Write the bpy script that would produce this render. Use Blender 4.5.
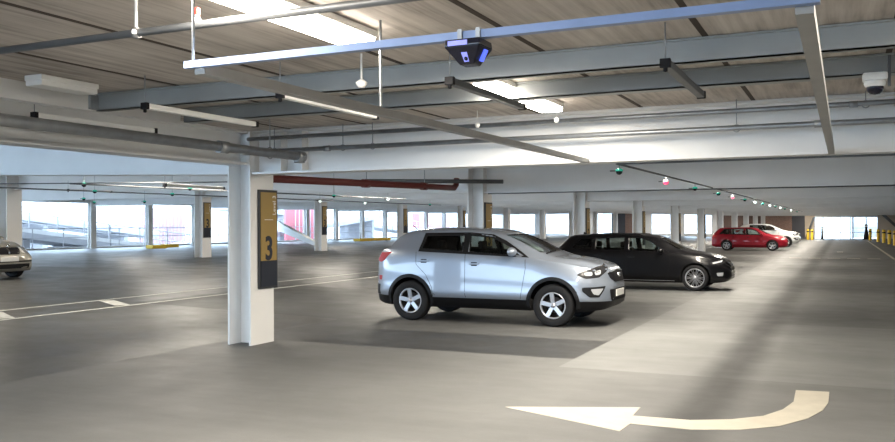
import bpy, bmesh, math, random
from mathutils import Vector, Matrix
from mathutils.bvhtree import BVHTree

random.seed(7)
C = bpy.context.scene.collection
sc = bpy.context.scene
for o in list(bpy.data.objects):
    bpy.data.objects.remove(o)

# ------------------------------------------------------------------ camera
YAW, PITCH, ROLL, FPX = math.radians(24.898), math.radians(0.2268), math.radians(-0.2649), 855.82
cd = bpy.data.cameras.new('camera')
cam = bpy.data.objects.new('camera', cd)
C.objects.link(cam)
Fv = Vector((-math.sin(YAW) * math.cos(PITCH), math.cos(YAW) * math.cos(PITCH), math.sin(PITCH)))
Rv = Vector((math.cos(YAW), math.sin(YAW), 0))
Uv = Rv.cross(Fv)
R2 = Rv * math.cos(ROLL) + Uv * math.sin(ROLL)
U2 = -Rv * math.sin(ROLL) + Uv * math.cos(ROLL)
cam.matrix_world = Matrix(((R2.x, U2.x, -Fv.x, 0), (R2.y, U2.y, -Fv.y, 0), (R2.z, U2.z, -Fv.z, 1.70), (0, 0, 0, 1)))
cd.sensor_width = 36
cd.sensor_fit = 'HORIZONTAL'
cd.lens = FPX / 895 * 36
cd.clip_start = 0.05
cd.clip_end = 500
sc.camera = cam

# ------------------------------------------------------------------ world, exposure
w = bpy.data.worlds.new('overcast_sky')
sc.world = w
w.use_nodes = True
bgn = w.node_tree.nodes['Background']
bgn.inputs[0].default_value = (0.58, 0.78, 1.0, 1)
bgn.inputs[1].default_value = 9.0
sc.view_settings.view_transform = 'Standard'
sc.view_settings.look = 'None'
sc.view_settings.exposure = 0.32
sc.view_settings.gamma = 1
sc.view_settings.use_curve_mapping = False
LAMP_W = 112.0          # watts of one ceiling luminaire
LAMP_COL = (1.0, 0.91, 0.775)

# ------------------------------------------------------------------ materials
def new_mat(name):
    m = bpy.data.materials.new(name)
    m.use_nodes = True
    return m, m.node_tree.nodes, m.node_tree.links, m.node_tree.nodes['Principled BSDF']

def mat(name, col, rough=0.5, metal=0.0, spec=0.5, coat=0.0, noise=0.0, nscale=8.0, bump=0.0):
    m, n, l, b = new_mat(name)
    b.inputs['Base Color'].default_value = (*col, 1)
    b.inputs['Roughness'].default_value = rough
    b.inputs['Metallic'].default_value = metal
    b.inputs['Specular IOR Level'].default_value = spec
    b.inputs['Coat Weight'].default_value = coat
    b.inputs['Coat Roughness'].default_value = 0.04
    if noise or bump:
        tc = n.new('ShaderNodeTexCoord')
        ns = n.new('ShaderNodeTexNoise')
        ns.inputs['Scale'].default_value = nscale
        ns.inputs['Detail'].default_value = 5
        l.new(tc.outputs['Object'], ns.inputs['Vector'])
        if noise:
            mr = n.new('ShaderNodeMapRange')
            mr.inputs['From Min'].default_value = 0.3
            mr.inputs['From Max'].default_value = 0.7
            mr.inputs['To Min'].default_value = 1 - noise
            mr.inputs['To Max'].default_value = 1 + noise * 0.5
            l.new(ns.outputs['Fac'], mr.inputs['Value'])
            mx = n.new('ShaderNodeVectorMath')
            mx.operation = 'SCALE'
            mx.inputs[0].default_value = col
            l.new(mr.outputs[0], mx.inputs['Scale'])
            l.new(mx.outputs[0], b.inputs['Base Color'])
        if bump:
            bp = n.new('ShaderNodeBump')
            bp.inputs['Strength'].default_value = bump
            bp.inputs['Distance'].default_value = 0.01
            l.new(ns.outputs['Fac'], bp.inputs['Height'])
            l.new(bp.outputs[0], b.inputs['Normal'])
    return m

def emit(name, col, s):
    m, n, l, b = new_mat(name)
    b.inputs['Base Color'].default_value = (*col, 1)
    b.inputs['Emission Color'].default_value = (*col, 1)
    b.inputs['Emission Strength'].default_value = s
    return m

def glass(name, tint, ior=1.5, refl=1.0):
    m, n, l, b = new_mat(name)
    out = n['Material Output']
    tr = n.new('ShaderNodeBsdfTransparent')
    tr.inputs[0].default_value = (*tint, 1)
    gl = n.new('ShaderNodeBsdfGlossy')
    gl.inputs['Roughness'].default_value = 0.02
    gl.inputs['Color'].default_value = (refl, refl, refl, 1)
    fr = n.new('ShaderNodeFresnel')
    fr.inputs['IOR'].default_value = ior
    mx = n.new('ShaderNodeMixShader')
    l.new(fr.outputs[0], mx.inputs[0])
    l.new(tr.outputs[0], mx.inputs[1])
    l.new(gl.outputs[0], mx.inputs[2])
    l.new(mx.outputs[0], out.inputs['Surface'])
    n.remove(b)
    return m

def floor_mat(name, col, rough=0.42, dark_lane=False):
    m, n, l, b = new_mat(name)
    tc = n.new('ShaderNodeTexCoord')
    def noise(scale, vec=(1, 1, 1), detail=6, ro=0.6):
        mp = n.new('ShaderNodeMapping')
        mp.inputs['Scale'].default_value = vec
        l.new(tc.outputs['Object'], mp.inputs[0])
        x = n.new('ShaderNodeTexNoise')
        x.inputs['Scale'].default_value = scale
        x.inputs['Detail'].default_value = detail
        x.inputs['Roughness'].default_value = ro
        l.new(mp.outputs[0], x.inputs['Vector'])
        return x.outputs['Fac']
    def rng(v, a, bb, c, d):
        r = n.new('ShaderNodeMapRange')
        r.inputs['From Min'].default_value = a
        r.inputs['From Max'].default_value = bb
        r.inputs['To Min'].default_value = c
        r.inputs['To Max'].default_value = d
        l.new(v, r.inputs['Value'])
        return r.outputs[0]
    def mul(a, c):
        x = n.new('ShaderNodeMath'); x.operation = 'MULTIPLY'
        l.new(a, x.inputs[0]); l.new(c, x.inputs[1])
        return x.outputs[0]
    f = mul(rng(noise(0.7, (0.35, 1, 1)), 0.3, 0.7, 0.86, 1.1), rng(noise(3.0, (0.4, 1.6, 1)), 0.3, 0.7, 0.93, 1.06))
    f = mul(f, rng(noise(60, detail=3), 0.3, 0.7, 0.96, 1.04))
    if dark_lane:        # darker lane running along the drive aisle
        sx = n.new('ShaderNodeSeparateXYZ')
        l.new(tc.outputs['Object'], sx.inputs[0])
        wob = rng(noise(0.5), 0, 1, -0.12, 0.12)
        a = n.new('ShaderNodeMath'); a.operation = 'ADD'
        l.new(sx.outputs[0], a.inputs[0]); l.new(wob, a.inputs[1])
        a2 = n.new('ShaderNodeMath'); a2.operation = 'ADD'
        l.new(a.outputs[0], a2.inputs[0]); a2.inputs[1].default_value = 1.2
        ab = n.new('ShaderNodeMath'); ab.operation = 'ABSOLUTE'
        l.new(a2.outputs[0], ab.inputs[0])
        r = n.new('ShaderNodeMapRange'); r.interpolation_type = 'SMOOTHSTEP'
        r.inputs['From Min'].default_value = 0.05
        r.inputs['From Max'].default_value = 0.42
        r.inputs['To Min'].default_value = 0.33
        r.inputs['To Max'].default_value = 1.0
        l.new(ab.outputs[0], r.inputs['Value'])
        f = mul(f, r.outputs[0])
    mx = n.new('ShaderNodeVectorMath'); mx.operation = 'SCALE'
    mx.inputs[0].default_value = col
    l.new(f, mx.inputs['Scale'])
    l.new(mx.outputs[0], b.inputs['Base Color'])
    l.new(rng(noise(1.3), 0.3, 0.7, rough + 0.05, rough + 0.2), b.inputs['Roughness'])
    b.inputs['Specular IOR Level'].default_value = 0.3
    bp = n.new('ShaderNodeBump')
    bp.inputs['Strength'].default_value = 0.12
    bp.inputs['Distance'].default_value = 0.004
    l.new(noise(25, detail=4), bp.inputs['Height'])
    l.new(bp.outputs[0], b.inputs['Normal'])
    return m

def ceiling_mat():
    m, n, l, b = new_mat('precast_plank_soffit')
    tc = n.new('ShaderNodeTexCoord')
    mp = n.new('ShaderNodeMapping'); mp.inputs['Scale'].default_value = (9, 0.45, 1)
    l.new(tc.outputs['Object'], mp.inputs[0])
    a = n.new('ShaderNodeTexNoise'); a.inputs['Scale'].default_value = 1.6; a.inputs['Detail'].default_value = 7
    a.inputs['Roughness'].default_value = 0.65
    l.new(mp.outputs[0], a.inputs['Vector'])
    mp2 = n.new('ShaderNodeMapping'); mp2.inputs['Scale'].default_value = (1.2, 0.8, 1)
    l.new(tc.outputs['Object'], mp2.inputs[0])
    a2 = n.new('ShaderNodeTexNoise'); a2.inputs['Scale'].default_value = 1.4; a2.inputs['Detail'].default_value = 5
    l.new(mp2.outputs[0], a2.inputs['Vector'])
    r1 = n.new('ShaderNodeMix'); r1.data_type = 'FLOAT'
    r1.inputs[0].default_value = 0.4
    l.new(a.outputs['Fac'], r1.inputs[2]); l.new(a2.outputs['Fac'], r1.inputs[3])
    cr = n.new('ShaderNodeValToRGB')
    e = cr.color_ramp.elements
    e[0].position = 0.36; e[0].color = (0.29, 0.255, 0.225, 1)
    e[1].position = 0.66; e[1].color = (0.64, 0.59, 0.535, 1)
    x = e.new(0.5); x.color = (0.49, 0.44, 0.395, 1)
    l.new(r1.outputs[0], cr.inputs[0])
    l.new(cr.outputs[0], b.inputs['Base Color'])
    b.inputs['Roughness'].default_value = 0.85
    return m

def brick_mat():
    m, n, l, b = new_mat('brown_brick')
    tc = n.new('ShaderNodeTexCoord')
    mp = n.new('ShaderNodeMapping'); mp.inputs['Rotation'].default_value = (math.radians(90), 0, 0)
    l.new(tc.outputs['Object'], mp.inputs[0])
    br = n.new('ShaderNodeTexBrick')
    br.inputs['Scale'].default_value = 4
    br.inputs['Color1'].default_value = (0.30, 0.17, 0.12, 1)
    br.inputs['Color2'].default_value = (0.22, 0.12, 0.09, 1)
    br.inputs['Mortar'].default_value = (0.35, 0.31, 0.28, 1)
    l.new(mp.outputs[0], br.inputs['Vector'])
    l.new(br.outputs[0], b.inputs['Base Color'])
    b.inputs['Roughness'].default_value = 0.9
    return m

M = {}
M['paint'] = mat('white_steel_paint', (0.80, 0.80, 0.79), 0.38, noise=0.05, nscale=1.5)
M['cream'] = M['paint']
M['galv'] = mat('galvanised_steel', (0.36, 0.38, 0.40), 0.42, metal=0.55, noise=0.12, nscale=14)
M['purlin'] = mat('grey_steel_channel', (0.32, 0.335, 0.335), 0.45, metal=0.25, noise=0.08, nscale=3)
M['strut'] = mat('pale_blue_steel_channel', (0.22, 0.30, 0.50), 0.4, metal=0.2, noise=0.08)
M['strut2'] = mat('dull_steel_channel', (0.34, 0.335, 0.32), 0.45, metal=0.35, noise=0.08)
M['conduit'] = mat('dark_grey_pipe', (0.10, 0.105, 0.11), 0.45, metal=0.1, noise=0.15, nscale=6)
M['pipe'] = mat('galvanised_pipe', (0.30, 0.315, 0.33), 0.36, metal=0.6, noise=0.2, nscale=7)
M['redpipe'] = mat('dark_red_pipe', (0.17, 0.035, 0.03), 0.5)
M['red'] = mat('red_plastic', (0.6, 0.03, 0.02), 0.4)
M['white'] = mat('white_plastic', (0.82, 0.82, 0.80), 0.4)
M['black'] = mat('black_plastic', (0.008, 0.008, 0.010), 0.6, spec=0.2)
M['rubber'] = mat('tyre_rubber', (0.010, 0.010, 0.011), 0.75, spec=0.3)
M['trim'] = mat('matt_black_trim', (0.005, 0.005, 0.006), 0.5, spec=0.25)
M['under'] = mat('dark_underbody', (0.008, 0.008, 0.008), 0.9)
M['seat'] = mat('dark_seat_cloth', (0.02, 0.02, 0.022), 0.9, spec=0.2)
M['alloy'] = mat('silver_alloy', (0.42, 0.43, 0.46), 0.3, metal=0.6)
M['alloy_dark'] = mat('grey_alloy', (0.16, 0.16, 0.17), 0.35, metal=0.7)
M['chrome'] = mat('chrome', (0.8, 0.8, 0.82), 0.08, metal=1)
M['lamp_dark'] = mat('lamp_housing', (0.02, 0.02, 0.022), 0.2)
M['lens'] = mat('clear_lamp_lens', (0.55, 0.57, 0.6), 0.06, metal=0.35, coat=1)
M['redlens'] = mat('red_lamp_lens', (0.32, 0.004, 0.007), 0.45, spec=.25)
M['plate'] = mat('white_number_plate', (0.75, 0.75, 0.72), 0.4)
M['plate_y'] = mat('yellow_number_plate', (0.7, 0.55, 0.1), 0.4)
M['marking'] = mat('cream_road_paint', (0.50, 0.465, 0.385), 0.55, noise=0.10, nscale=5)
M['whiteline'] = mat('white_road_paint', (0.62, 0.62, 0.58), 0.55, noise=0.2, nscale=6)
M['yellow'] = mat('yellow_paint', (0.75, 0.50, 0.03), 0.45)
M['gold'] = mat('ochre_sign_panel', (0.30, 0.20, 0.055), 0.45)
M['slate'] = mat('dark_slate_panel', (0.020, 0.024, 0.036), 0.6, spec=0.25)
M['signframe'] = mat('dark_sign_frame', (0.04, 0.042, 0.045), 0.4, metal=0.3)
M['tan'] = mat('tan_render', (0.50, 0.42, 0.33), 0.85, noise=0.1, nscale=1)
M['darkwall'] = mat('dark_brown_wall', (0.10, 0.065, 0.055), 0.85, noise=0.1, nscale=1)
M['charcoal'] = mat('charcoal_door', (0.06, 0.06, 0.07), 0.6)
M['brick'] = brick_mat()
M['wallwhite'] = mat('white_render', (0.72, 0.72, 0.71), 0.8, noise=0.04, nscale=1)
M['concrete'] = mat('pale_concrete', (0.55, 0.55, 0.55), 0.85, noise=0.12, nscale=1.2)
M['ramp'] = mat('grey_ramp_concrete', (0.30, 0.30, 0.32), 0.85, noise=0.12, nscale=1.2)
M['pink'] = mat('faded_red_cladding', (0.40, 0.12, 0.14), 0.7)
M['bars'] = mat('grey_fence_steel', (0.30, 0.30, 0.32), 0.5)
M['skin'] = mat('indoor_black', (0.02, 0.02, 0.02), 0.8)
M['glass_t'] = glass('tinted_side_glass', (0.66, 0.74, 0.72))
M['glass_d'] = glass('dark_privacy_glass', (0.50, 0.56, 0.56))
M['glass_c'] = glass('green_windscreen_glass', (0.62, 0.76, 0.73), 1.5)
M['lamp_on'] = emit('lit_diffuser', (1.0, 0.93, 0.82), 22.0)
M['led_green'] = emit('green_led', (0.02, 0.34, 0.24), 0.5)
M['led_red'] = emit('red_led', (0.9, 0.05, 0.12), 1.6)
M['led_white'] = emit('white_led', (0.85, 1.0, 0.92), 1.6)
M['led_blue'] = emit('blue_led', (0.10, 0.16, 0.9), 0.9)
M['led_violet'] = emit('violet_led', (0.28, 0.30, 0.85), 0.55)
M['navy'] = mat('navy_black_plastic', (0.008, 0.008, 0.02), 0.25)
M['ceil'] = ceiling_mat()
M['joint'] = mat('dark_plank_joint', (0.06, 0.045, 0.035), 0.95)
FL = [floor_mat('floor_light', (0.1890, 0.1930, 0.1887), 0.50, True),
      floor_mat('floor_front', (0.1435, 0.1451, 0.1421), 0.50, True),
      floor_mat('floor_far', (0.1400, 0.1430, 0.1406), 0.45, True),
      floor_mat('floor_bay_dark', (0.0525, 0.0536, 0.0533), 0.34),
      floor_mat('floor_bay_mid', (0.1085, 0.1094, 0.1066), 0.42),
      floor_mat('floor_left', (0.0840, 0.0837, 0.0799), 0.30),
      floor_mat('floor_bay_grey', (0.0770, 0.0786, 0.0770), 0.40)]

# ------------------------------------------------------------------ mesh helpers
def link(name, me, parent=None, smooth=False):
    o = bpy.data.objects.new(name, me)
    C.objects.link(o)
    if parent is not None:
        o.parent = parent
    if smooth:
        for p in me.polygons:
            p.use_smooth = True
    return o

def tag(o, label, cat, group=None, kind=None):
    if label: o['label'] = label
    if cat: o['category'] = cat
    if group: o['group'] = group
    if kind: o['kind'] = kind
    return o

def empty(name, loc=(0, 0, 0), rz=0.0):
    o = bpy.data.objects.new(name, None)
    o.empty_display_size = 0.1
    C.objects.link(o)
    o.location = loc
    o.rotation_euler = (0, 0, rz)
    return o

class MB:
    def __init__(s):
        s.bm = bmesh.new()
        s.mats = []
    def mi(s, m):
        if m not in s.mats:
            s.mats.append(m)
        return s.mats.index(m)
    def quad(s, pts, m):
        f = s.bm.faces.new([s.bm.verts.new(p) for p in pts])
        f.material_index = s.mi(m)
        return f
    def box(s, x0, x1, y0, y1, z0, z1, m):
        v = [s.bm.verts.new((x, y, z)) for z in (z0, z1) for y in (y0, y1) for x in (x0, x1)]
        i = s.mi(m)
        for q in ((0, 2, 3, 1), (4, 5, 7, 6), (0, 1, 5, 4), (2, 6, 7, 3), (0, 4, 6, 2), (1, 3, 7, 5)):
            s.bm.faces.new([v[k] for k in q]).material_index = i
        return v
    def hexa(s, v8, m):      # 8 points: bottom ring of 4, top ring of 4
        v = [s.bm.verts.new(p) for p in v8]
        i = s.mi(m)
        for q in ((3, 2, 1, 0), (4, 5, 6, 7), (0, 1, 5, 4), (1, 2, 6, 5), (2, 3, 7, 6), (3, 0, 4, 7)):
            s.bm.faces.new([v[k] for k in q]).material_index = i
    def beambox(s, a, b, wx, wz, m):    # straight bar from a to b, square section wx by wz
        a, b = Vector(a), Vector(b)
        d = (b - a).normalized()
        up = Vector((0, 0, 1)) if abs(d.z) < 0.9 else Vector((0, 1, 0))
        r = d.cross(up).normalized() * wx / 2
        u = r.cross(d).normalized() * wz / 2
        s.hexa([a - r - u, a + r - u, b + r - u, b - r - u, a - r + u, a + r + u, b + r + u, b - r + u], m)
    def tube(s, pts, r, m, n=12, cap=True):
        pts = [Vector(p) for p in pts]
        rings = []
        i = s.mi(m)
        prev = None
        for k, p in enumerate(pts):
            if k == 0: d = pts[1] - p
            elif k == len(pts) - 1: d = p - pts[k - 1]
            else: d = (pts[k + 1] - p).normalized() + (p - pts[k - 1]).normalized()
            d.normalize()
            if prev is None:
                up = Vector((0, 0, 1)) if abs(d.z) < 0.9 else Vector((1, 0, 0))
                a = d.cross(up).normalized()
            else:
                a = (prev - d * prev.dot(d)).normalized()
            prev = a
            b = d.cross(a)
            rr = r[k] if isinstance(r, (list, tuple)) else r
            rings.append([s.bm.verts.new(p + a * rr * math.cos(t * 2 * math.pi / n) + b * rr * math.sin(t * 2 * math.pi / n)) for t in range(n)])
        for k in range(len(rings) - 1):
            for t in range(n):
                f = s.bm.faces.new((rings[k][t], rings[k][(t + 1) % n], rings[k + 1][(t + 1) % n], rings[k + 1][t]))
                f.material_index = i; f.smooth = True
        if cap:
            s.bm.faces.new(rings[0][::-1]).material_index = i
            s.bm.faces.new(rings[-1]).material_index = i
    def lathe(s, prof, o, ax, m, n=24, caps=False):   # prof: (radius, axial)
        o = Vector(o); ax = Vector(ax).normalized()
        a = ax.cross(Vector((0, 0, 1)) if abs(ax.z) < 0.9 else Vector((1, 0, 0))).normalized()
        b = ax.cross(a)
        i = s.mi(m)
        rings = []
        for r, h in prof:
            rings.append([s.bm.verts.new(o + ax * h + (a * math.cos(t * 2 * math.pi / n) + b * math.sin(t * 2 * math.pi / n)) * max(r, 1e-4)) for t in range(n)])
        for k in range(len(rings) - 1):
            for t in range(n):
                f = s.bm.faces.new((rings[k][t], rings[k][(t + 1) % n], rings[k + 1][(t + 1) % n], rings[k + 1][t]))
                f.material_index = i; f.smooth = True
        if caps:
            s.bm.faces.new(rings[0][::-1]).material_index = i
            s.bm.faces.new(rings[-1]).material_index = i
    def prism(s, poly, z0, z1, m, fn=None):    # poly in (x,y), extruded along z, fn maps the point
        fn = fn or (lambda p: p)
        i = s.mi(m)
        lo = [s.bm.verts.new(fn((x, y, z0))) for x, y in poly]
        hi = [s.bm.verts.new(fn((x, y, z1))) for x, y in poly]
        n = len(poly)
        s.bm.faces.new(lo[::-1]).material_index = i
        s.bm.faces.new(hi).material_index = i
        for k in range(n):
            s.bm.faces.new((lo[k], lo[(k + 1) % n], hi[(k + 1) % n], hi[k])).material_index = i
    def build(s, name, parent=None, bevel=0.0, loc=None):
        bmesh.ops.recalc_face_normals(s.bm, faces=s.bm.faces)
        if bevel:
            es = [e for e in s.bm.edges if len(e.link_faces) == 2 and e.calc_face_angle(0) > 0.6]
            bmesh.ops.bevel(s.bm, geom=es, offset=bevel, segments=2, affect='EDGES', profile=0.6)
        me = bpy.data.meshes.new(name)
        s.bm.to_mesh(me)
        s.bm.free()
        for m in s.mats:
            me.materials.append(m)
        o = link(name, me, parent)
        if loc: o.location = loc
        return o

def copy_tree(o, parent=None):
    c = o.copy()
    C.objects.link(c)
    if parent is not None:
        c.parent = parent
    for ch in list(o.children):
        copy_tree(ch, c)
    return c

def text_mesh(s, size, depth, name='lettering', bold=0.0):
    cu = bpy.data.curves.new(name, 'FONT')
    cu.body = s; cu.size = size; cu.extrude = depth; cu.offset = bold; cu.align_x = 'CENTER'; cu.align_y = 'CENTER'
    t = bpy.data.objects.new(name, cu)
    C.objects.link(t)
    dg = bpy.context.evaluated_depsgraph_get()
    me = bpy.data.meshes.new_from_object(t.evaluated_get(dg))
    bpy.data.objects.remove(t)
    bpy.data.curves.remove(cu)
    return me

def sl(x):     # the left half of the deck climbs gently from the first column row to the second
    if x > -8.3: return 0.0
    if x < -23.3: return 0.42
    return (-8.3 - x) / 15.0 * 0.42

PITCHY, ROW0, XA, XB, XF = 8.568, 9.96, -7.8, -23.5, -39.0
CEIL = 3.03
rows = [ROW0 + PITCHY * k for k in range(0, 11)]
ordinal = ['first', 'second', 'third', 'fourth', 'fifth', 'sixth', 'seventh', 'eighth', 'ninth', 'tenth', 'eleventh', 'twelfth',
           'thirteenth', 'fourteenth', 'fifteenth', 'sixteenth', 'seventeenth', 'eighteenth', 'nineteenth', 'twentieth']

# ------------------------------------------------------------------ floor
m = MB()
xs = [-40, -32, -23.3, -18, -13.2, -8.3, -7.2, -3.1, 9]
ys = sorted(set([-9, 9.8, 10.42, 12.2, 15.35, 100.5, 18.6, 21.4, 24.3, 27.1, 30, 32.9, 35.7, 38.6, 41.4, 44.3, 50, 57, 64, 71, 78, 85, 92, 6.5, 3.0, 13.2]))
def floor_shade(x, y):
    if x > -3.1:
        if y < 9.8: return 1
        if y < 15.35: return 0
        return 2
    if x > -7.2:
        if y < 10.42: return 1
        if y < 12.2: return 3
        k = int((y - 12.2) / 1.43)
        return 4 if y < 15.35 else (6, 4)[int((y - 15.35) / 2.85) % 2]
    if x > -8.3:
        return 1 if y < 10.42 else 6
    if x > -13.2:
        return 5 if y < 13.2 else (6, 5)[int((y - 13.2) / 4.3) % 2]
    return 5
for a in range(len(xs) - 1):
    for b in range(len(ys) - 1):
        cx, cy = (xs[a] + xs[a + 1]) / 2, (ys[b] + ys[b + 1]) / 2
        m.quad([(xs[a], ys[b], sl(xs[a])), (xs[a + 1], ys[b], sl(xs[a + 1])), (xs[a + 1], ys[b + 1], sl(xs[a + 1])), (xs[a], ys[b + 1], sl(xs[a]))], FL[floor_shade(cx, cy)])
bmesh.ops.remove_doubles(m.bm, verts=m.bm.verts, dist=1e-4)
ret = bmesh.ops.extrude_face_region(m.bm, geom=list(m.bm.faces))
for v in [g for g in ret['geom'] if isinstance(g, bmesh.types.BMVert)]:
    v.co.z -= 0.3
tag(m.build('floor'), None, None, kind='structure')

# ceiling soffit with its plank joints
m = MB()
xs = [-40, -23.3, -8.3, 9]
def cl(x): return CEIL + sl(x)
for a in range(3):
    x0, x1 = xs[a], xs[a + 1]
    m.hexa([(x0, -9, cl(x0)), (x1, -9, cl(x1)), (x1, 100.5, cl(x1)), (x0, 100.5, cl(x0)),
            (x0, -9, cl(x0) + .3), (x1, -9, cl(x1) + .3), (x1, 100.5, cl(x1) + .3), (x0, 100.5, cl(x0) + .3)], M['ceil'])
x = -0.89 + 1.21 * 7
while x > -39:
    m.box(x - .022, x + .022, -9, 100, cl(x) - .004, cl(x) + .002, M['joint'])
    x -= 1.21
tag(m.build('ceiling'), None, None, kind='structure')

# ------------------------------------------------------------------ beams along X and Y
def ibeam_x(x0, z0, x1, z1, yc, name, depth=0.6, fw=0.34, th=0.028):
    m = MB()
    dx = x1 - x0
    for (y0, y1, a, b) in ((yc - fw / 2, yc + fw / 2, 0, th), (yc - fw / 2, yc + fw / 2, depth - th, depth - .002), (yc - .01, yc + .01, th, depth - th)):
        m.hexa([(x0, y0, z0 + a), (x1, y0, z1 + a), (x1, y1, z1 + a), (x0, y1, z0 + a),
                (x0, y0, z0 + b), (x1, y0, z1 + b), (x1, y1, z1 + b), (x0, y1, z0 + b)], M['paint'])
    return m.build(name)
BB = 2.42
for k, y in enumerate(rows):
    o = ibeam_x(-7.58, BB, 8.8, BB, y, 'steel_beam', depth=CEIL - BB)
    tag(o, f'white steel beam spanning the drive aisle, {ordinal[k]} from the camera', 'beam', 'main beams over the drive aisle')
    o = ibeam_x(-23.28, BB + sl(-23.3) , -8.02, BB + .01, y, 'steel_beam', depth=CEIL - BB)
    tag(o, f'white steel beam left of the near column row, climbing to the left, {ordinal[k]} from the camera', 'beam', 'main beams over the left bays')
    if k >= 2:
        o = ibeam_x(-38.8, BB + .42, -23.72, BB + .42, y, 'steel_beam', depth=CEIL - BB)
        tag(o, f'white steel beam between far column row and open side, {ordinal[k - 2]} from the camera', 'beam', 'main beams by the open side')

# ------------------------------------------------------------------ columns
def column_mesh(h):
    m = MB()
    W, D, t = .20, .27, .03           # half depth in x, half width in y
    m.box(-W, -W + t, -D, D, 0, h, M['paint'])
    m.box(W - t, W, -D, D, 0, h, M['paint'])
    m.box(-W + t, W - t, -.012, .012, 0, h, M['paint'])
    me = m.build('tmp')
    d = me.data
    bpy.data.objects.remove(me)
    return d
colme = column_mesh(CEIL - .003)
for k, y in enumerate(rows):
    o = link('steel_column', colme); o.location = (XA, y + .08, 0)
    tag(o, ('white steel H column in the left foreground carrying the level sign' if k == 0 else
            f'white steel H column in the row beside the parked cars, {ordinal[k]} from the camera'), 'column', 'columns beside the parked cars')
    if k >= 1:
        o = link('steel_column', colme); o.location = (XB, y + (.08 if k > 1 else -.15), .42)
        tag(o, f'white steel H column in the far left row, {ordinal[k - 1]} from the camera', 'column', 'columns of the far left row')
colme2 = column_mesh(CEIL - .003)
for v in colme2.vertices:
    v.co.x *= .7; v.co.y *= .7
ky = [35.6, 40.0, 44.1, 48.5, 52.7, 57, 61.3, 65.6, 69.8, 74, 78.4, 82.7, 87, 91.3]
for k, y in enumerate(ky):
    o = link('facade_column', colme2); o.location = (XF + .2, y, .42)
    tag(o, f'slim white column along the open left side against daylight, {ordinal[k]} from the camera', 'column', 'slim columns along the open side')

# column signs
def make_sign():
    root = empty('level_sign')
    m = MB(); m.box(0, .035, -.215, .215, 0, 1.42, M['signframe']); m.build('backing_board', root, bevel=.004)
    m = MB(); m.box(.036, .042, -.185, .185, .40, 1.385, M['gold']); m.build('ochre_panel', root)
    m = MB(); m.box(.036, .042, -.185, .185, .03, .395, M['slate']); m.build('slate_panel', root)
    t = text_mesh('3', .47, .002, 'numeral', .012); t.materials.append(M['slate'])
    t.transform(Matrix.Scale(.82, 4, (1, 0, 0)))
    o = link('numeral', t, root); o.location = (.044, .0, .56); o.rotation_euler = (math.pi / 2, 0, math.pi / 2)
    t = text_mesh('Level 3', .10, .001, 'lettering'); t.materials.append(M['white'])
    o = link('lettering', t, root); o.location = (.044, .128, 1.20); o.rotation_euler = (math.pi / 2, -math.pi / 2, math.pi / 2)
    m = MB(); m.box(.042, .044, -.10, .10, .985, .993, M['white']); m.build('rule_line', root)
    return root
sign = make_sign()
sign.location = (XA + .2, rows[0] + .185, .79)
tag(sign, 'ochre and slate level 3 sign on the left foreground column', 'sign', 'level signs on columns')
for k in range(1, 6):
    s = copy_tree(sign); s.location = (XA + .2, rows[k] + .08, .79)
    tag(s, f'brown level sign on the {ordinal[k]} column of the row beside the parked cars', 'sign', 'level signs on columns')
for k in range(2, 6):
    s = copy_tree(sign); s.location = (XB + .2, rows[k] + .08, .42 + .79)
    tag(s, f'dark level sign on the {ordinal[k - 1]} column of the far left row', 'sign', 'level signs on columns')

# ------------------------------------------------------------------ road markings
def decal(name, poly, m, z=.004, th=.003):
    b = MB()
    b.prism([(p[0], p[1]) for p in poly], 0, th, m, fn=lambda p: (p[0], p[1], sl(p[0]) + z + p[2] - .003))
    return b.build(name)
arrow = [(-2.87, 7.44), (-1.68, 6.94), (-1.66, 7.24), (-1.16, 7.23), (-.79, 7.39), (-.50, 7.66), (-.30, 8.05), (-.19, 8.45), (-.15, 8.83), (-.15, 9.4),
         (-.46, 9.36), (-.45, 8.75), (-.52, 8.35), (-.66, 8.0), (-.90, 7.75), (-1.22, 7.58), (-1.71, 7.55), (-1.72, 7.92)]
tag(decal('road_arrow', arrow, M['marking']), 'cream curved turn arrow painted on the foreground floor, pointing left', 'road marking')
def strip(name, a, b, wd, m, label, group=None):
    a, b = Vector(a), Vector(b)
    d = (b - a).normalized(); nn = Vector((-d.y, d.x)) * wd / 2
    return tag(decal(name, [a - nn, b - nn, b + nn, a + nn], m), label, 'road marking', group)
strip('white_line', (-14.0, 8), (-14.0, 60), .07, M['whiteline'], 'long white line on the left floor, the farther of two parallel lines')
strip('white_line', (-12.85, 7), (-12.85, 60), .08, M['whiteline'], 'long white line on the left floor, the nearer of two parallel lines')
strip('white_line', (-13.88, 13.1), (-12.97, 12.65), .30, M['whiteline'], 'short white tick joining the two parallel lines left of the sign column')
strip('white_line', (-13.88, 10.5), (-12.97, 10.05), .30, M['whiteline'], 'short white tick at the left edge of the floor')
for k, (a, b) in enumerate([(-2.45, -1.9), (-1.6, -1.05), (-.75, -.2), (.1, .65), (.95, 1.5)]):
    strip('give_way_dash', (a, 44.6), (b, 44.6), .3, M['marking'], f'white dash across the distant aisle, {ordinal[k]} from the left', 'dashes across the aisle')
strip('give_way_dash', (-.42, 54.4), (-.1, 54.4), .9, M['marking'], 'lone white dash beyond the dashed line in the aisle')
strip('edge_line', (2.1, 36), (1.9, 88), .12, M['marking'], 'white edge line running down the right of the aisle')

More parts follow.
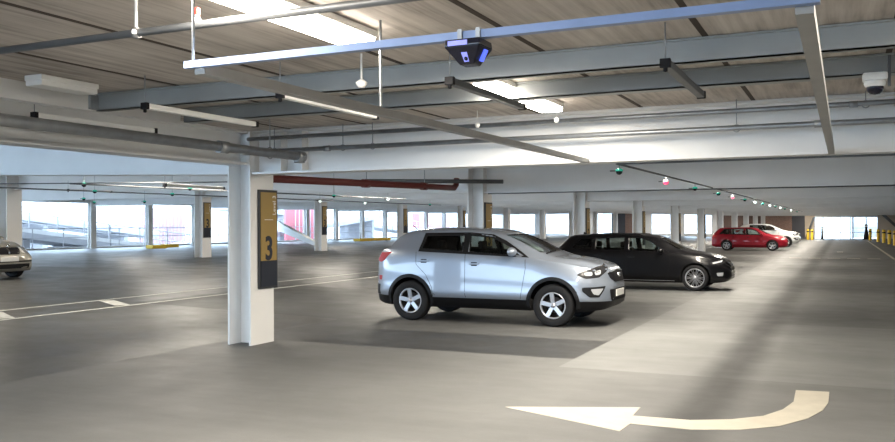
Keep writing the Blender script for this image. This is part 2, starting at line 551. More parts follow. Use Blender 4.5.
# ------------------------------------------------------------------ luminaires
def make_lum(L=1.5, W=.27):
    root = empty('ceiling_luminaire')
    m = MB(); m.box(-W / 2, W / 2, 0, L, .03, .08, M['white']); m.build('housing', root, bevel=.01)
    m = MB(); m.box(-W / 2 + .012, W / 2 - .012, .015, L - .015, -.015, .035, M['lamp_on']); m.build('diffuser', root, bevel=.012)
    return root
def add_light(root, L=1.5, W=.25, power=1.0):
    ld = bpy.data.lights.new('tube_light', 'AREA')
    ld.shape = 'RECTANGLE'; ld.size = W; ld.size_y = L - .1
    ld.energy = LAMP_W * power; ld.color = LAMP_COL
    lo = bpy.data.objects.new('tube_light', ld); C.objects.link(lo)
    lo.parent = root; lo.location = (0, L / 2, -.02)
lum = make_lum()
spots = [(-3.02, 3.60, 'lit ceiling luminaire at the top of the picture, touching the grey conduit'),
         (-3.02, 2.07, 'lit ceiling luminaire cut by the top edge of the picture'),
         (-2.92, 7.1, 'lit ceiling luminaire before the white beam, beside a dark batten'),
         (-6.42, 5.25, 'small unlit ceiling luminaire above the left steel channel')]
for k, (x, y, lab) in enumerate(spots):
    o = lum if k == 0 else copy_tree(lum)
    o.location = (x, y, CEIL - .085)
    if k == 2: o.scale = (1, 1.3, 1)
    if k == 3:
        o.scale = (.8, .42, 1)
        for ch in o.children:
            if ch.name.startswith('diffuser'):
                ch.data = ch.data.copy(); ch.data.materials[0] = M['white']
    tag(o, lab, 'ceiling light', 'ceiling luminaires')
extra = []
for k in range(0, 11):
    y = rows[0] + PITCHY * k
    for j, x in enumerate((-2.95, -11.2, -19.0, -29)):
        if k == 0 and j < 1: pass
        for q, dy in enumerate((0.9, 2.7)):
            extra.append((x, y + dy, j, k, q))
names = ['over the drive aisle', 'over the bays behind the column row', 'over the left bays', 'near the open side']
for (x, y, j, k, q) in extra:
    if y > 98: continue
    o = copy_tree(lum); o.location = (x, y, CEIL + sl(x) - .085)
    tag(o, f'ceiling luminaire {names[j]}, {"first" if q == 0 else "second"} beyond the {ordinal[k]} beam', 'ceiling light', 'ceiling luminaires in the far bays')
    if j < 3 or q == 0: add_light(o, power=(1.0, .8, .6, .6)[j])
for s_ in (o for o in list(C.objects) if o.name.startswith('ceiling_luminaire') and o.get('group') == 'ceiling luminaires'):
    if s_.location.x > -5: add_light(s_, power=1.15)
for y in (-1.8,):
    for x in (-2.95, .9):
        o = copy_tree(lum)
        for ch in list(o.children):
            if ch.type == 'LIGHT': bpy.data.objects.remove(ch)
        o.location = (x, y, CEIL - .085)
        tag(o, f'ceiling luminaire behind the camera, {"left" if x < 0 else "right"} one', 'ceiling light', 'ceiling luminaires behind the camera')
        add_light(o)
o = copy_tree(lum)
for ch in list(o.children):
    if ch.type == 'LIGHT': bpy.data.objects.remove(ch)
o.location = (1.3, 5.0, CEIL - .085); add_light(o)
tag(o, 'ceiling luminaire just right of the picture', 'ceiling light', 'ceiling luminaires behind the camera')

# hung batten lights
def make_batten(white):
    root = empty('batten_light')
    mm = M['white'] if white else M['conduit']  # battens are all light grey; the darker copy has shade in its colour
    m = MB(); m.box(-.03, .03, .04, 1.56, -.025, .025, mm); m.build('tube_body', root, bevel=.006)
    for y in (.0, 1.56):
        m = MB(); m.box(-.035, .035, y, y + .04, -.03, .03, M['black']); m.build('end_cap', root, bevel=.005)
    m = MB(); m.tube([(0, .02, .03), (0, .02, .27)], .005, M['galv'], 6); m.build('hanger_rod', root)
    m = MB(); m.lathe([(.001, -.06), (.015, -.055), (.015, -.03)], (0, .02, 0), (0, 0, 1), M['black'], 8); m.build('cable_gland', root)
    return root
shaded_batten, bw = make_batten(False), make_batten(True)
for k, (x, src, lab) in enumerate([(-1.07, shaded_batten, 'hanging batten coloured dark for shade, at the right, below the second steel channel'), (-2.64, shaded_batten, 'hanging batten coloured dark for shade, beside the lit luminaire'),
                                   (-4.16, bw, 'white hanging batten above the diagonal steel channel'), (-5.61, bw, 'white hanging batten left of the column'),
                                   (-7.0, bw, 'white hanging batten at far left above the large pipe')]):
    o = src if k in (0, 2) else copy_tree(src)
    o.location = (x, 5.72, 2.76)
    tag(o, lab, 'batten light', 'hanging battens')

# steel channels under the soffit
def channel_x(name, x0, x1, y, z0, z1, w, label):
    m = MB()
    m.box(x0, x1, y, y + .012, z0, z1, M['purlin'])
    m.box(x0, x1, y - .0, y + w, z0, z0 + .012, M['purlin'])
    m.box(x0, x1, y - .03, y + w, z1 - .012, z1, M['purlin'])
    return tag(m.build(name), label, 'steel channel', 'channels under the soffit')
channel_x('steel_channel', -6.8, 8.8, 6.3, 2.85, CEIL - .005, .07, 'deep grey steel channel crossing under the soffit, the nearer of two')
channel_x('steel_channel', -6.8, 8.8, 7.55, 2.87, CEIL - .005, .14, 'shallow grey steel channel crossing under the soffit, the farther of two')
m = MB(); m.box(-6.92, -6.8, -2.9, 7.5, 2.85, CEIL - .005, M['paint'])
m.box(-6.8, -6.77, 6.2, 6.32, 2.86, 3.0, M['galv'])
tag(m.build('steel_channel'), 'white steel channel running away at top left, where the cross channels end', 'steel channel')
# edge beam along Y on the first column line
m = MB()
for a, b, c, d in ((-7.97, -7.63, 2.55, 2.578), (-7.97, -7.63, 3.0, 3.028), (-7.81, -7.79, 2.578, 3.0)):
    m.box(a, b, -2.9, 9.76, c, d, M['paint'])
tag(m.build('steel_beam'), 'white edge beam running from upper left to the sign column', 'beam')
# beam stiffeners beside the column
for x in (-7.1, -6.75):
    m = MB(); m.box(x - .01, x + .01, rows[0] - .165, rows[0] - .012, 2.45, 3.0, M['paint'])
    tag(m.build('stiffener_plate'), f'upright white stiffener plate on the beam, {"nearer to" if x < -7 else "farther from"} the sign column', 'plate')

# pipes
def pipe(name, pts, r, mm, label, cat='pipe', couplings=(), n=14, group=None):
    m = MB(); m.tube(pts, r, mm, n)
    o = m.build(name)
    for a, b in couplings:
        c = MB(); c.tube([a, b], r * 1.25, mm, n); c.build('coupling', o)
    return tag(o, label, cat, group)
yp = rows[0] - .30
pipe('pipe', [(-7.55, yp, 2.90), (8.7, yp, 2.92)], .027, M['pipe'], 'upper of two slim pipes along the white beam', couplings=[((.05, yp, 2.905), (.13, yp, 2.905))])
pipe('pipe', [(-7.55, yp, 2.72), (8.7, yp, 2.73)], .03, M['pipe'], 'lower of two slim pipes along the white beam', couplings=[((-.28, yp, 2.724), (-.14, yp, 2.724)), ((-6.3, yp, 2.72), (-6.2, yp, 2.72))])
pipe('pipe', [(-6.35, -2.8, 2.60), (-6.35, 9.1, 2.58)], .055, M['pipe'], 'large grey pipe running from the upper left edge to the sign column',
     couplings=[((-6.35, 9.1, 2.58), (-6.35, 9.25, 2.58)), ((-6.35, 7.6, 2.582), (-6.35, 7.75, 2.582)), ((-6.35, 9.17, 2.5), (-6.35, 9.17, 2.6))], n=20)
pipe('pipe', [(-6.85, -2.8, 2.66), (-6.85, 7.0, 2.65)], .03, M['conduit'], 'dark slim pipe above the large grey pipe at far left')
pipe('conduit', [(-7.5, 3.68, 2.80), (8.6, 3.68, 2.80)], .022, M['conduit'], 'dark grey conduit crossing near the top of the picture')
pipe('conduit', [(-2.45, 10.08, 2.409), (8.6, 10.08, 2.409)], .012, M['conduit'], 'thin conduit under the near beam at the right')
pipe('red_pipe', [(-8.3, 10.4, 2.43), (-8.05, 17.7, 2.53), (-8.05, 17.82, 2.60), (-8.05, 17.85, 2.75)], .065, M['redpipe'], 'dark red pipe running behind the near beam',
     couplings=[((-8.2, 13.9, 2.478), (-8.195, 14.1, 2.48)), ((-8.12, 16.2, 2.51), (-8.115, 16.4, 2.513))])
rp = C.objects['red_pipe']
for y in (11.5, 14.0, 16.3):
    m = MB(); m.tube([(-8.3 + (y - 10.4) * .034, y, 2.5), (-8.3 + (y - 10.4) * .034, y, CEIL)], .008, M['galv'], 6); m.build('hanger_rod', rp)
pipe('pipe', [(-9.9, 16.9, 2.70), (-6.7, 17.3, 2.62)], .045, M['conduit'], 'grey pipe above the red pipe end')
pipe('conduit', [(-7.5, 18.40, 2.407), (-3.0, 18.40, 2.407), (2.2, 18.40, 2.407)], .014, M['conduit'], 'thin conduit on the second beam')

# pipe hangers
def hanger(x, y, ztop, zc, r, label):
    root = empty('pipe_hanger', (x, y, zc))
    m = MB(); m.tube([(0, 0, r), (0, 0, ztop - zc)], .006, M['galv'], 6); m.build('rod', root)
    m = MB(); m.tube([((r + .008) * math.cos(t * math.pi / 8), 0, (r + .008) * math.sin(t * math.pi / 8)) for t in range(17)], .007, M['galv'], 6); m.build('clamp_ring', root)
    tag(root, label, 'pipe hanger', 'pipe hangers')
    return root
for k, x in enumerate((-7.1, -6.0, -5.55)):
    hanger(x, yp, CEIL, 2.72, .03, f'thin rod hanger on the lower pipe by the sign column, {ordinal[k]} from the left')
hanger(-1.05, yp, CEIL, 2.72, .03, 'thin rod hanger on the lower pipe at the right')
hanger(-.35 + .55, yp, CEIL, 2.90, .028, 'thin rod hanger on the upper pipe below the dome camera')
h = hanger(-6.35, 8.55, CEIL, 2.58, .06, 'rod hanger holding the large grey pipe')
for ch in h.children:
    if ch.name.startswith('clamp'): ch.rotation_euler = (0, 0, math.pi / 2)

# fittings on the crossing conduit
root = empty('conduit_hanger', (-3.66, 3.68, 2.80))
m = MB(); m.tube([(0, 0, .02), (0, 0, .228)], .009, M['white'], 8); m.build('drop_rod', root)
m = MB(); m.lathe([(.03, -.02), (.034, 0), (.03, .02)], (0, 0, 0), (1, 0, 0), M['conduit'], 14, True); m.build('clamp', root)
m = MB(); m.lathe([(.001, -.012), (.014, -.006), (.014, .012), (.001, .016)], (.012, -.032, 0), (0, 1, 0), M['white'], 10); m.build('bolt', root)
tag(root, 'white drop rod with clamp on the dark conduit at top left', 'pipe hanger')
root = empty('sprinkler_valve', (-3.22, 3.68, 2.81))
m = MB(); m.lathe([(.022, 0), (.026, .02), (.018, .03), (.016, .045)], (0, 0, 0), (0, 0, 1), M['galv'], 12, True); m.build('fitting', root)
m = MB(); m.box(-.014, .014, -.014, .014, .045, .085, M['red']); m.build('red_cap', root, bevel=.003)
tag(root, 'small red capped fitting on the dark conduit', 'valve')
for k, (x, y, z0) in enumerate([(-3.66, 4.1, 2.47), ]):
    m = MB(); m.tube([(-2.76, 3.13, 2.47), (-2.76, 3.13, CEIL)], .007, M['galv'], 6)
    tag(m.build('threaded_rod'), 'thin rod holding the left end of the blue steel channel', 'rod')
m = MB(); m.tube([(-2.73, 4.86, 2.47), (-2.73, 4.86, CEIL)], .0085, M['galv'], 6)
tag(m.build('threaded_rod'), 'thin rod holding the diagonal steel channel', 'rod')
m = MB(); m.tube([(-1.9, 9.2, 2.47), (-1.9, 9.2, CEIL)], .004, M['galv'], 6)
# suspended frame
m = MB(); m.box(-2.80, -.07, 3.11, 3.15, 2.436, 2.468, M['strut'])
tag(m.build('steel_strut'), 'pale blue steel channel crossing the top of the picture, carrying the black sensor box', 'steel strut')
m = MB(); m.box(-2.77, -2.71, 3.15, 9.78, 2.41, 2.435, M['strut2']); m.box(-2.77, -2.76, 3.15, 9.78, 2.435, 2.46, M['strut2']); m.box(-2.72, -2.71, 3.15, 9.78, 2.435, 2.46, M['strut2'])
tag(m.build('steel_strut'), 'long diagonal steel channel running from the blue channel to the white beam', 'steel strut')
m = MB(); m.box(-.15, -.09, 3.15, 9.75, 2.41, 2.435, M['strut2']); m.box(-.15, -.14, 3.15, 9.75, 2.435, 2.46, M['strut2']); m.box(-.10, -.09, 3.15, 9.75, 2.435, 2.46, M['strut2'])
tag(m.build('steel_strut'), 'wide steel channel at the right, running from the top edge to the white beam', 'steel strut')

# black sensor box
def make_device():
    root = empty('sensor_box', (-1.345, 3.12, 2.431))
    m = MB()
    top = [(-.105, -.075, -.005), (.085, -.075, -.005), (.085, .075, -.005), (-.105, .075, -.005)]
    mid = [(-.108, -.08, -.038), (.088, -.08, -.038), (.088, .08, -.038), (-.108, .08, -.038)]
    low = [(-.045, -.03, -.118), (.035, -.03, -.118), (.035, .045, -.118), (-.045, .045, -.118)]
    m.hexa(mid + top, M['navy'])
    m.hexa(low + mid, M['navy'])
    m.build('body', root, bevel=.006)
    m = MB(); m.box(-.085, .02, -.0835, -.079, -.036, -.014, M['led_violet']); m.build('front_led_strip', root)
    def face(u, v, off=.003):      # sloping front face
        a = Vector((-.108, -.08, -.038)); b = Vector((.088, -.08, -.038)); c = Vector((-.045, -.03, -.118)); d = Vector((.035, -.03, -.118))
        p = (a * (1 - u) + b * u) * (1 - v) + (c * (1 - u) + d * u) * v
        return p + Vector((0, -.85, -.5)) * off
    m = MB(); m.hexa([face(.42, .35, 0), face(.62, .35, 0), face(.68, .85, 0), face(.42, .85, 0), face(.42, .35), face(.62, .35), face(.68, .85), face(.42, .85)], M['led_violet']); m.build('camera_window', root)
    m = MB(); m.lathe([(.001, .004), (.009, .003), (.01, 0)], face(.55, .68), (0, -.85, -.5), M['black'], 12); m.build('lens', root)
    m = MB()
    m.hexa([(.0745, -.01, -.05), (.0745, .03, -.05), (.048, .03, -.10), (.048, .0, -.10), (.086, -.01, -.05), (.086, .03, -.05), (.060, .03, -.10), (.060, .0, -.10)], M['led_blue'])
    m.build('side_led', root)
    for x in (-.05, .05):
        m = MB(); m.box(x - .012, x + .012, -.02, .02, -.005, .052, M['galv']); m.build('bracket', root)
    return root
dev = make_device(); dev.scale = (.78, .85, .85)
tag(dev, 'black sensor box with blue lights under the blue channel', 'sensor')

# dome camera
root = empty('dome_camera', (.22, 7.45, 2.80))
m = MB(); m.box(-.10, .10, -.09, .09, 0, .07, M['white']); m.build('housing', root, bevel=.02)
m = MB(); m.lathe([(.085, .0), (.09, -.02), (.082, -.045), (.07, -.05)], (0, 0, 0), (0, 0, 1), M['white'], 24); m.build('collar', root)
m = MB(); m.lathe([(.07, -.05), (.07, -.065), (.06, -.09), (.04, -.112), (.001, -.12)], (0, 0, 0), (0, 0, 1), M['navy'], 24); m.build('dome', root)
m = MB(); m.box(.10, .125, -.02, .02, -.05, .22, M['conduit']); m.build('bracket', root)
root.scale = (.88, .88, .88)
tag(root, 'white dome camera with black globe at the upper right', 'camera')

# pendant detectors
def detector(x, y, z, label, s=1.0):
    root = empty('ceiling_detector', (x, y, z))
    m = MB(); m.tube([(0, 0, .02), (0, 0, CEIL - z)], .008 * s, M['white'], 8); m.build('drop_tube', root)
    m = MB(); m.lathe([(.001, -.035), (.025 * s, -.032), (.042 * s, -.01), (.046 * s, .006), (.03 * s, .018), (.012 * s, .03)], (0, 0, 0), (0, 0, 1), M['white'], 20); m.build('detector_head', root)
    tag(root, label, 'detector', 'pendant detectors')
detector(-3.4, 5.75, 2.80, 'white pendant detector between the blue channel and the deep channel')
detector(-3.88, 9.2, 2.86, 'small white pendant detector before the white beam, left one', .7)
detector(-2.95, 9.3, 2.88, 'small white pendant detector before the white beam, right one', .7)

# bay sensors
def make_sensor(kind):
    root = empty('bay_sensor')
    led = {'g': M['led_green'], 'r': M['led_red'], 'w': M['led_white']}[kind]
    m = MB(); m.tube([(0, 0, .03), (0, 0, .098)], .008, M['galv'], 6); m.build('stem', root)
    m = MB(); m.lathe([(.012, .045), (.05, .03), (.06, .012), (.055, 0)], (0, 0, 0), (0, 0, 1), led if kind != 'r' else M['white'], 16, True); m.build('lit_ring', root)
    m = MB(); m.lathe([(.052, -.001), (.045, -.03), (.02, -.05), (.001, -.055)], (0, 0, 0), (0, 0, 1), M['black'] if kind == 'g' else led, 16); m.build('sensor_eye', root)
    m = MB(); m.box(-.14, -.05, -.012, .012, .0, .016, M['black']); m.build('wing', root)
    return root
src = {k: make_sensor(k) for k in 'grw'}
used = set()
def drop_rod(o):
    x, y, z = o.location
    m = MB(); m.tube([(0, 0, .09), (0, 0, (CEIL + sl(x) - z) / o.scale[2])], .006, M['galv'], 6); m.build('drop_rod', o)

def sensor(kind, x, y, z, label, group):
    o = src[kind] if kind not in used else copy_tree(src[kind])
    used.add(kind)
    o.location = (x, y, z); o.scale = (.8, .8, .8)
    tag(o, label, 'parking sensor', group)
    if 'left' in group: drop_rod(o)
cn = {'g': 'green', 'r': 'red', 'w': 'white'}
for k, (kd, y) in enumerate(zip('grggrgwgwgwgwg', [9.95 + .35, 13.3, 16.1, 19.3, 21.9, 24.7, 27.6, 30.4, 33.3, 36.2, 39, 42, 47, 53])):
    sensor(kd, -2.48, y, 2.335, f'{cn[kd]} lit parking sensor over the aisle edge, {ordinal[k]} along the receding string', 'sensors over the drive aisle edge')
for k, (x, y, z, kd) in enumerate([(-12.0, 10.84, 2.45, 'g'), (-14.16, 13.07, 2.45, 'g'), (-17.5, 15.8, 2.42, 'g'), (-20.5, 18.9, 2.44, 'g'), (-11.54, 12.98, 2.45, 'g'), (-14.0, 15.16, 2.45, 'g'), (-18.5, 18.9, 2.43, 'g')]):
    sensor(kd, x, y, z - .03, f'dark green parking sensor hanging left of the sign column, {ordinal[k]} of them', 'sensors over the left aisle')
for k, (x, y, z, kd) in enumerate([(-11.51, 18.1, 2.45, 'g'), (-11.65, 21.13, 2.45, 'w'), (-14.33, 24.43, 2.45, 'w'), (-14.29, 21.7, 2.45, 'w'), (-13.78, 28.17, 2.45, 'g')]):
    sensor(kd, x, y, z - .03, f'small parking sensor hanging above the silver car roof line, {ordinal[k]} of them', 'sensors over the left bays')
def cable(pts, r, label, mm='conduit'):
    m = MB(); m.tube(pts, r, M[mm], 8); return tag(m.build('sensor_trunking'), label, 'trunking', 'sensor trunking')
cable([(-2.48, 10.18, 2.42), (-2.48, 16, 2.43), (-2.48, 30, 2.43), (-2.48, 60, 2.43)], .014, 'dark trunking carrying the receding string of sensors')
cable([(-11.55, 10.15, 2.40), (-11.55, 22, 2.44)], .014, 'trunking over the left aisle, the nearer one')
cable([(-14.2, 10.15, 2.42), (-14.2, 30, 2.45)], .014, 'trunking over the left aisle, the farther one')
cable([(-15.8, 10.5, 2.50), (-9.2, 12.2, 2.46)], .010, 'thin cable strung under the left beam')

# pale batten lights hung beneath the left beams (unlit)
for k, (x, y, z) in enumerate([(-10.9, 11.6, 2.42), (-19.9, 17.4, 2.72)]):
    o = copy_tree(bw); o.location = (x, y, z)
    tag(o, f'pale batten hanging beyond the left beam, {["nearer", "farther"][k]} one', 'batten light', 'battens beyond the left beam')

# ------------------------------------------------------------------ walls at the far end
def wall(name, parts, m0):
    m = MB()
    for (x0, x1, y0, y1, z0, z1, mm) in parts:
        m.box(x0, x1, y0, y1, z0, z1, mm)
    return tag(m.build(name), None, None, kind='structure')
W_, Bk, Tn, Dk, Ch = M['wallwhite'], M['brick'], M['tan'], M['darkwall'], M['charcoal']
Yb = 100
piers = [(-40, -38.5, W_), (-34.6, -33.3, W_), (-30.2, -29.4, W_), (-27.8, -27.0, W_), (-25.0, -23.4, Ch), (-23.4, -22.2, Bk), (-22.2, -20.3, W_), (-18.2, -16.6, W_), (-15.2, -14.3, W_),
         (-13.6, -12.9, W_), (-12.9, -7.9, Dk), (-7.9, -5.2, Bk), (-5.2, -3.9, Ch), (-3.9, -2.9, Tn), (3.1, 9.2, Tn)]
parts = [(a, b, Yb, Yb + .3, 0, 3.45, mm) for a, b, mm in piers]
parts += [(-38.5, -12.9, Yb + .02, Yb + .28, 2.95, 3.45, W_), (-2.9, 3.1, Yb + .02, Yb + .28, 2.25, 3.3, W_)]
parts += [(-38.5, -13.6, Yb + .1, Yb + .2, 0, .42 + .12, W_)]
wall('wall_back', parts, W_)
wall('wall_right', [(9.0, 9.3, -9, 100.3, 0, 3.3, M['wallwhite'])], W_)
wall('wall_daylight_block', [(-2.5, 9.3, -9.3, -9, 0, 3.3, M['wallwhite'])], W_)  # unseen wall added behind the camera to hold back daylight on the right
wall('wall_exit_shade', [(.7, .85, 100.4, 106, 0, 2.6, M['concrete']), (.7, 3.4, 106, 106.2, 0, 2.6, M['concrete']), (3.2, 3.4, 100.4, 106, 0, 2.6, M['concrete']), (.7, 3.4, 100.4, 102.6, 2.6, 2.7, M['concrete'])], W_)  # box added outside; its short roof shades the exit's right half
# edge kerb along the open side
m = MB(); m.box(-39.3, -39.05, -3, 100, .42, .52, M['concrete'])
tag(m.build('trim_1'), None, None, kind='structure')
m = MB(); m.box(-39.3, -38.8, -3, 100, 3.0, 3.45, M['paint'])
tag(m.build('trim_2'), None, None, kind='structure')

# exit glazing
root = empty('exit_glazing', (0, 100.2, 0))
for x in (-2.1, -1.25, -.4, .55, 2.05):
    m = MB(); m.box(x - .05, x + .05, -.04, .04, 0, 2.45, M['galv'] if x > .4 else M['white']); m.build('mullion', root)
m = MB(); m.box(-2.9, 3.1, -.03, .03, .62, .68, M['galv']); m.build('rail', root)
m = MB(); m.box(.6, 3.1, -.03, .03, 1.1, 1.14, M['galv']); m.build('rail', root)
tag(root, 'glazed screen with grey mullions filling the far exit', 'glazing')
root = empty('window_railing', (0, 100.22, 0))
for z in (1.0, 1.45):
    m = MB(); m.box(-38.5, -13.6, -.02, .02, z - .02, z + .02, M['bars']); m.build('rail', root)
for i in range(16):
    x = -38 + i * 1.6
    m = MB(); m.box(x - .02, x + .02, -.02, .02, .4, 1.47, M['bars']); m.build('post', root)
tag(root, 'grey railing across the far wall openings', 'railing')
m = MB(); m.hexa([(-3.9, 99.6, .0), (-3.7, 99.6, 0), (-3.7, 99.9, 0), (-3.9, 99.9, 0), (-3.1, 99.6, 2.3), (-2.9, 99.6, 2.3), (-2.9, 99.9, 2.3), (-3.1, 99.9, 2.3)], M['conduit'])
tag(m.build('diagonal_bar'), 'dark diagonal brace on the tan wall left of the far exit', 'brace')
m = MB(); m.hexa([(4.6, 92, 1.0), (4.9, 92, 1.0), (4.9, 92.3, 1.0), (4.6, 92.3, 1.0), (3.2, 92, 2.4), (3.6, 92, 2.4), (3.6, 92.3, 2.4), (3.2, 92.3, 2.4)], M['conduit'])  # dark bar put in place of a diagonal shadow on the wall
tag(m.build('diagonal_bar'), 'dark slanted bar standing for a diagonal shadow, right of the far exit', 'brace')
m = MB(); m.beambox((-29.9, 99.7, .5), (-27.9, 99.7, 3.0), .15, .25, M['galv'])
tag(m.build('diagonal_bar'), 'grey diagonal brace in a far wall opening above the black car tail', 'brace')

# bollards
def bollard(x, y, h, r, label, group='yellow bollards'):
    root = empty('bollard', (x, y, 0))
    m = MB(); m.lathe([(r, 0), (r, h - .05), (r * .7, h), (.001, h)], (0, 0, 0), (0, 0, 1), M['yellow'], 16); m.build('post', root)
    m = MB(); m.lathe([(r * 1.03, h * .72), (r * 1.03, h * .82)], (0, 0, 0), (0, 0, 1), M['black'], 16); m.build('dark_band', root)
    tag(root, label, 'bollard', group)
bollard(-2.95, 92, 1.05, .13, 'yellow bollard left of the far exit, inner one')
bollard(-3.35, 93, 1.05, .13, 'yellow bollard left of the far exit, outer one')
for k, (x, y) in enumerate([(2.1, 91), (2.55, 84), (2.85, 80), (3.05, 75), (3.25, 71)]):
    bollard(x + .1, y, 1.1, .13, f'yellow bollard right of the aisle, {ordinal[k]} from the exit')
def cone_post(x, y, h, r, label):
    root = empty('dark_post', (x, y, 0))
    m = MB(); m.lathe([(r * 1.3, 0), (r * 1.3, .05), (r, .06), (r * .35, h * .75), (r * .5, h * .8), (r * .5, h * .95), (.001, h)], (0, 0, 0), (0, 0, 1), M['black'], 14); m.build('tapered_body', root)
    m = MB(); m.lathe([(r * .55, h * .82), (r * .55, h * .9)], (0, 0, 0), (0, 0, 1), M['white'], 14); m.build('pale_band', root)
    tag(root, label, 'post')
cone_post(1.95, 95, 1.55, .28, 'dark tapered post at the right of the far exit')
cone_post(-2.1, 95, 1.3, .13, 'thin dark post at the left of the far exit')

# yellow kerb blocks
for k, (x, y, L, dx) in enumerate([(-35.2, 36.3, 1.1, .25), (-36.3, 38.6, 1.0, .25), (-35, 44.8, 1.8, .3), (-34.5, 57.5, 5.0, .3)]):
    m = MB(); m.box(x - dx, x + dx, y, y + L, .42, .62, M['yellow'])
    tag(m.build('yellow_kerb', bevel=.03), f'yellow kerb block near the open side, {ordinal[k]} from the left', 'kerb', 'yellow kerb blocks')

# white ramp parapet inside
m = MB()
a, b = Vector((-38.5, 52.7)), Vector((-28, 42.4))
d = (b - a).normalized(); nn = Vector((-d.y, d.x)) * .12
m.hexa([(a.x - nn.x, a.y - nn.y, 1.35), (b.x - nn.x, b.y - nn.y, .42), (b.x + nn.x, b.y + nn.y, .42), (a.x + nn.x, a.y + nn.y, 1.35),
        (a.x - nn.x, a.y - nn.y, 2.05), (b.x - nn.x, b.y - nn.y, .62), (b.x + nn.x, b.y + nn.y, .62), (a.x + nn.x, a.y + nn.y, 2.05)], M['wallwhite'])
tag(m.build('ramp_parapet'), 'white sloping parapet descending to the far left column row', 'parapet')

# ------------------------------------------------------------------ outside
m = MB(); m.box(-140, 80, -60, 220, -.62, -.32, M['concrete'])
tag(m.build('ground_outside'), None, None, kind='structure')
def ramp(x0, x1, y0, z0, y1, z1, label, railing=True, th=.35):
    root = empty('outdoor_ramp')
    m = MB(); m.hexa([(x0, y0, z0 - th), (x1, y0, z0 - th), (x1, y1, z1 - th), (x0, y1, z1 - th), (x0, y0, z0), (x1, y0, z0), (x1, y1, z1), (x0, y1, z1)], M['ramp']); m.build('deck', root)
    m = MB(); m.hexa([(x1 - .2, y0, z0), (x1, y0, z0), (x1, y1, z1), (x1 - .2, y1, z1), (x1 - .2, y0, z0 + .25), (x1, y0, z0 + .25), (x1, y1, z1 + .25), (x1 - .2, y1, z1 + .25)], M['concrete']); m.build('kerb_upstand', root)
    if railing:
        for h in (.55, 1.15):
            m = MB(); m.tube([(x1 - .1, y0, z0 + h), (x1 - .1, y1, z1 + h)], .03, M['bars'], 8); m.build('rail', root)
        n = max(2, int((y1 - y0) / 1.9))
        for i in range(n + 1):
            t = i / n
            m = MB(); m.box(x1 - .13, x1 - .07, y0 + (y1 - y0) * t - .03, y0 + (y1 - y0) * t + .03, z0 + (z1 - z0) * t + .1, z0 + (z1 - z0) * t + 1.15, M['bars']); m.build('post', root)
    for t in (.15, .5, .85):
        zt = z0 + (z1 - z0) * t - th - .05
        if zt > -.2:
            m = MB(); m.box(x0 + .3, x1 - .3, y0 + (y1 - y0) * t - .2, y0 + (y1 - y0) * t + .2, -.33, zt, M['ramp']); m.build('pier', root)
    return tag(root, label, 'ramp', 'ramps outside the open side')
ramp(-45, -41.5, 28, 2.0, 39.5, .65, 'grey vehicle ramp descending outside the left opening, nearer part')
ramp(-45, -41.5, 39.6, .63, 47, -.1, 'grey vehicle ramp with railing descending beside the slim columns')
ramp(-52, -47.5, 30, 3.3, 50, 1.1, 'upper grey ramp farther outside the left opening', th=.3)
ramp(-49, -45, 50, .0, 84, 3.1, 'grey ramp climbing away beyond the far left columns', th=.4)
ramp(-56, -52, 66, 3.6, 112, .3, 'outer grey ramp behind the climbing ramp', th=.4)
root = empty('side_railing', (-39.2, 0, .52))
for h in (.55, 1.05):
    m = MB(); m.tube([(0, 24, h), (0, 98, h)], .02, M['bars'], 8); m.build('rail', root)
for i in range(38):
    m = MB(); m.box(-.02, .02, 24 + i * 2 - .02, 24 + i * 2 + .02, 0, 1.07, M['bars']); m.build('post', root)
tag(root, 'thin grey railing along the open left side', 'railing')
def fence(x, y0, y1, z0, z1, n, label, back=None):
    root = empty('bar_fence', (x, y0, 0))
    L = y1 - y0
    for z in (z0 + .15, z1 - .15):
        m = MB(); m.box(-.03, .03, 0, L, z - .03, z + .03, M['bars']); m.build('rail', root)
    n = min(n, 90)
    for i in range(n):
        yy = L * i / (n - 1)
        m = MB(); m.box(-.03, .03, yy - .025, yy + .025, z0, z1, M['bars']); m.build('bar', root)
    if back:
        m = MB(); m.box(-1.2, -1.0, 0, L, z0, z1, back); m.build('cladding', root)
    return tag(root, label, 'fence', 'upright bar fences outside')
fence(-57, 58.5, 64.5, -.3, 3.3, 34, 'upright bar fence with faded red cladding outside the left opening', M['pink'])
fence(-57, 51.5, 58.3, -.3, 4.6, 34, 'tall upright bar fence beyond the ramps at left')
fence(-58, 115, 128, -.3, 3.4, 34, 'distant bar fence with red cladding above the silver car roof', M['pink'])
fence(-43, 61.5, 66, -.3, 4.2, 9, 'short bar fence with red cladding between slim columns', M['pink'])
m = MB(); m.box(-110, -75, 20, 190, -.4, 16, M['wallwhite']); 
tag(m.build('white_building'), 'white building standing beyond the ramps', 'building')
m = MB(); m.box(-60, 20, 140, 150, -.4, 14, M['wallwhite'])
for i in range(14):
    m.box(-58 + i * 5.4, -56.5 + i * 5.4, 139.7, 140, .4, 5, M['galv'])
tag(m.build('white_building'), 'white building seen through the far exit', 'building')

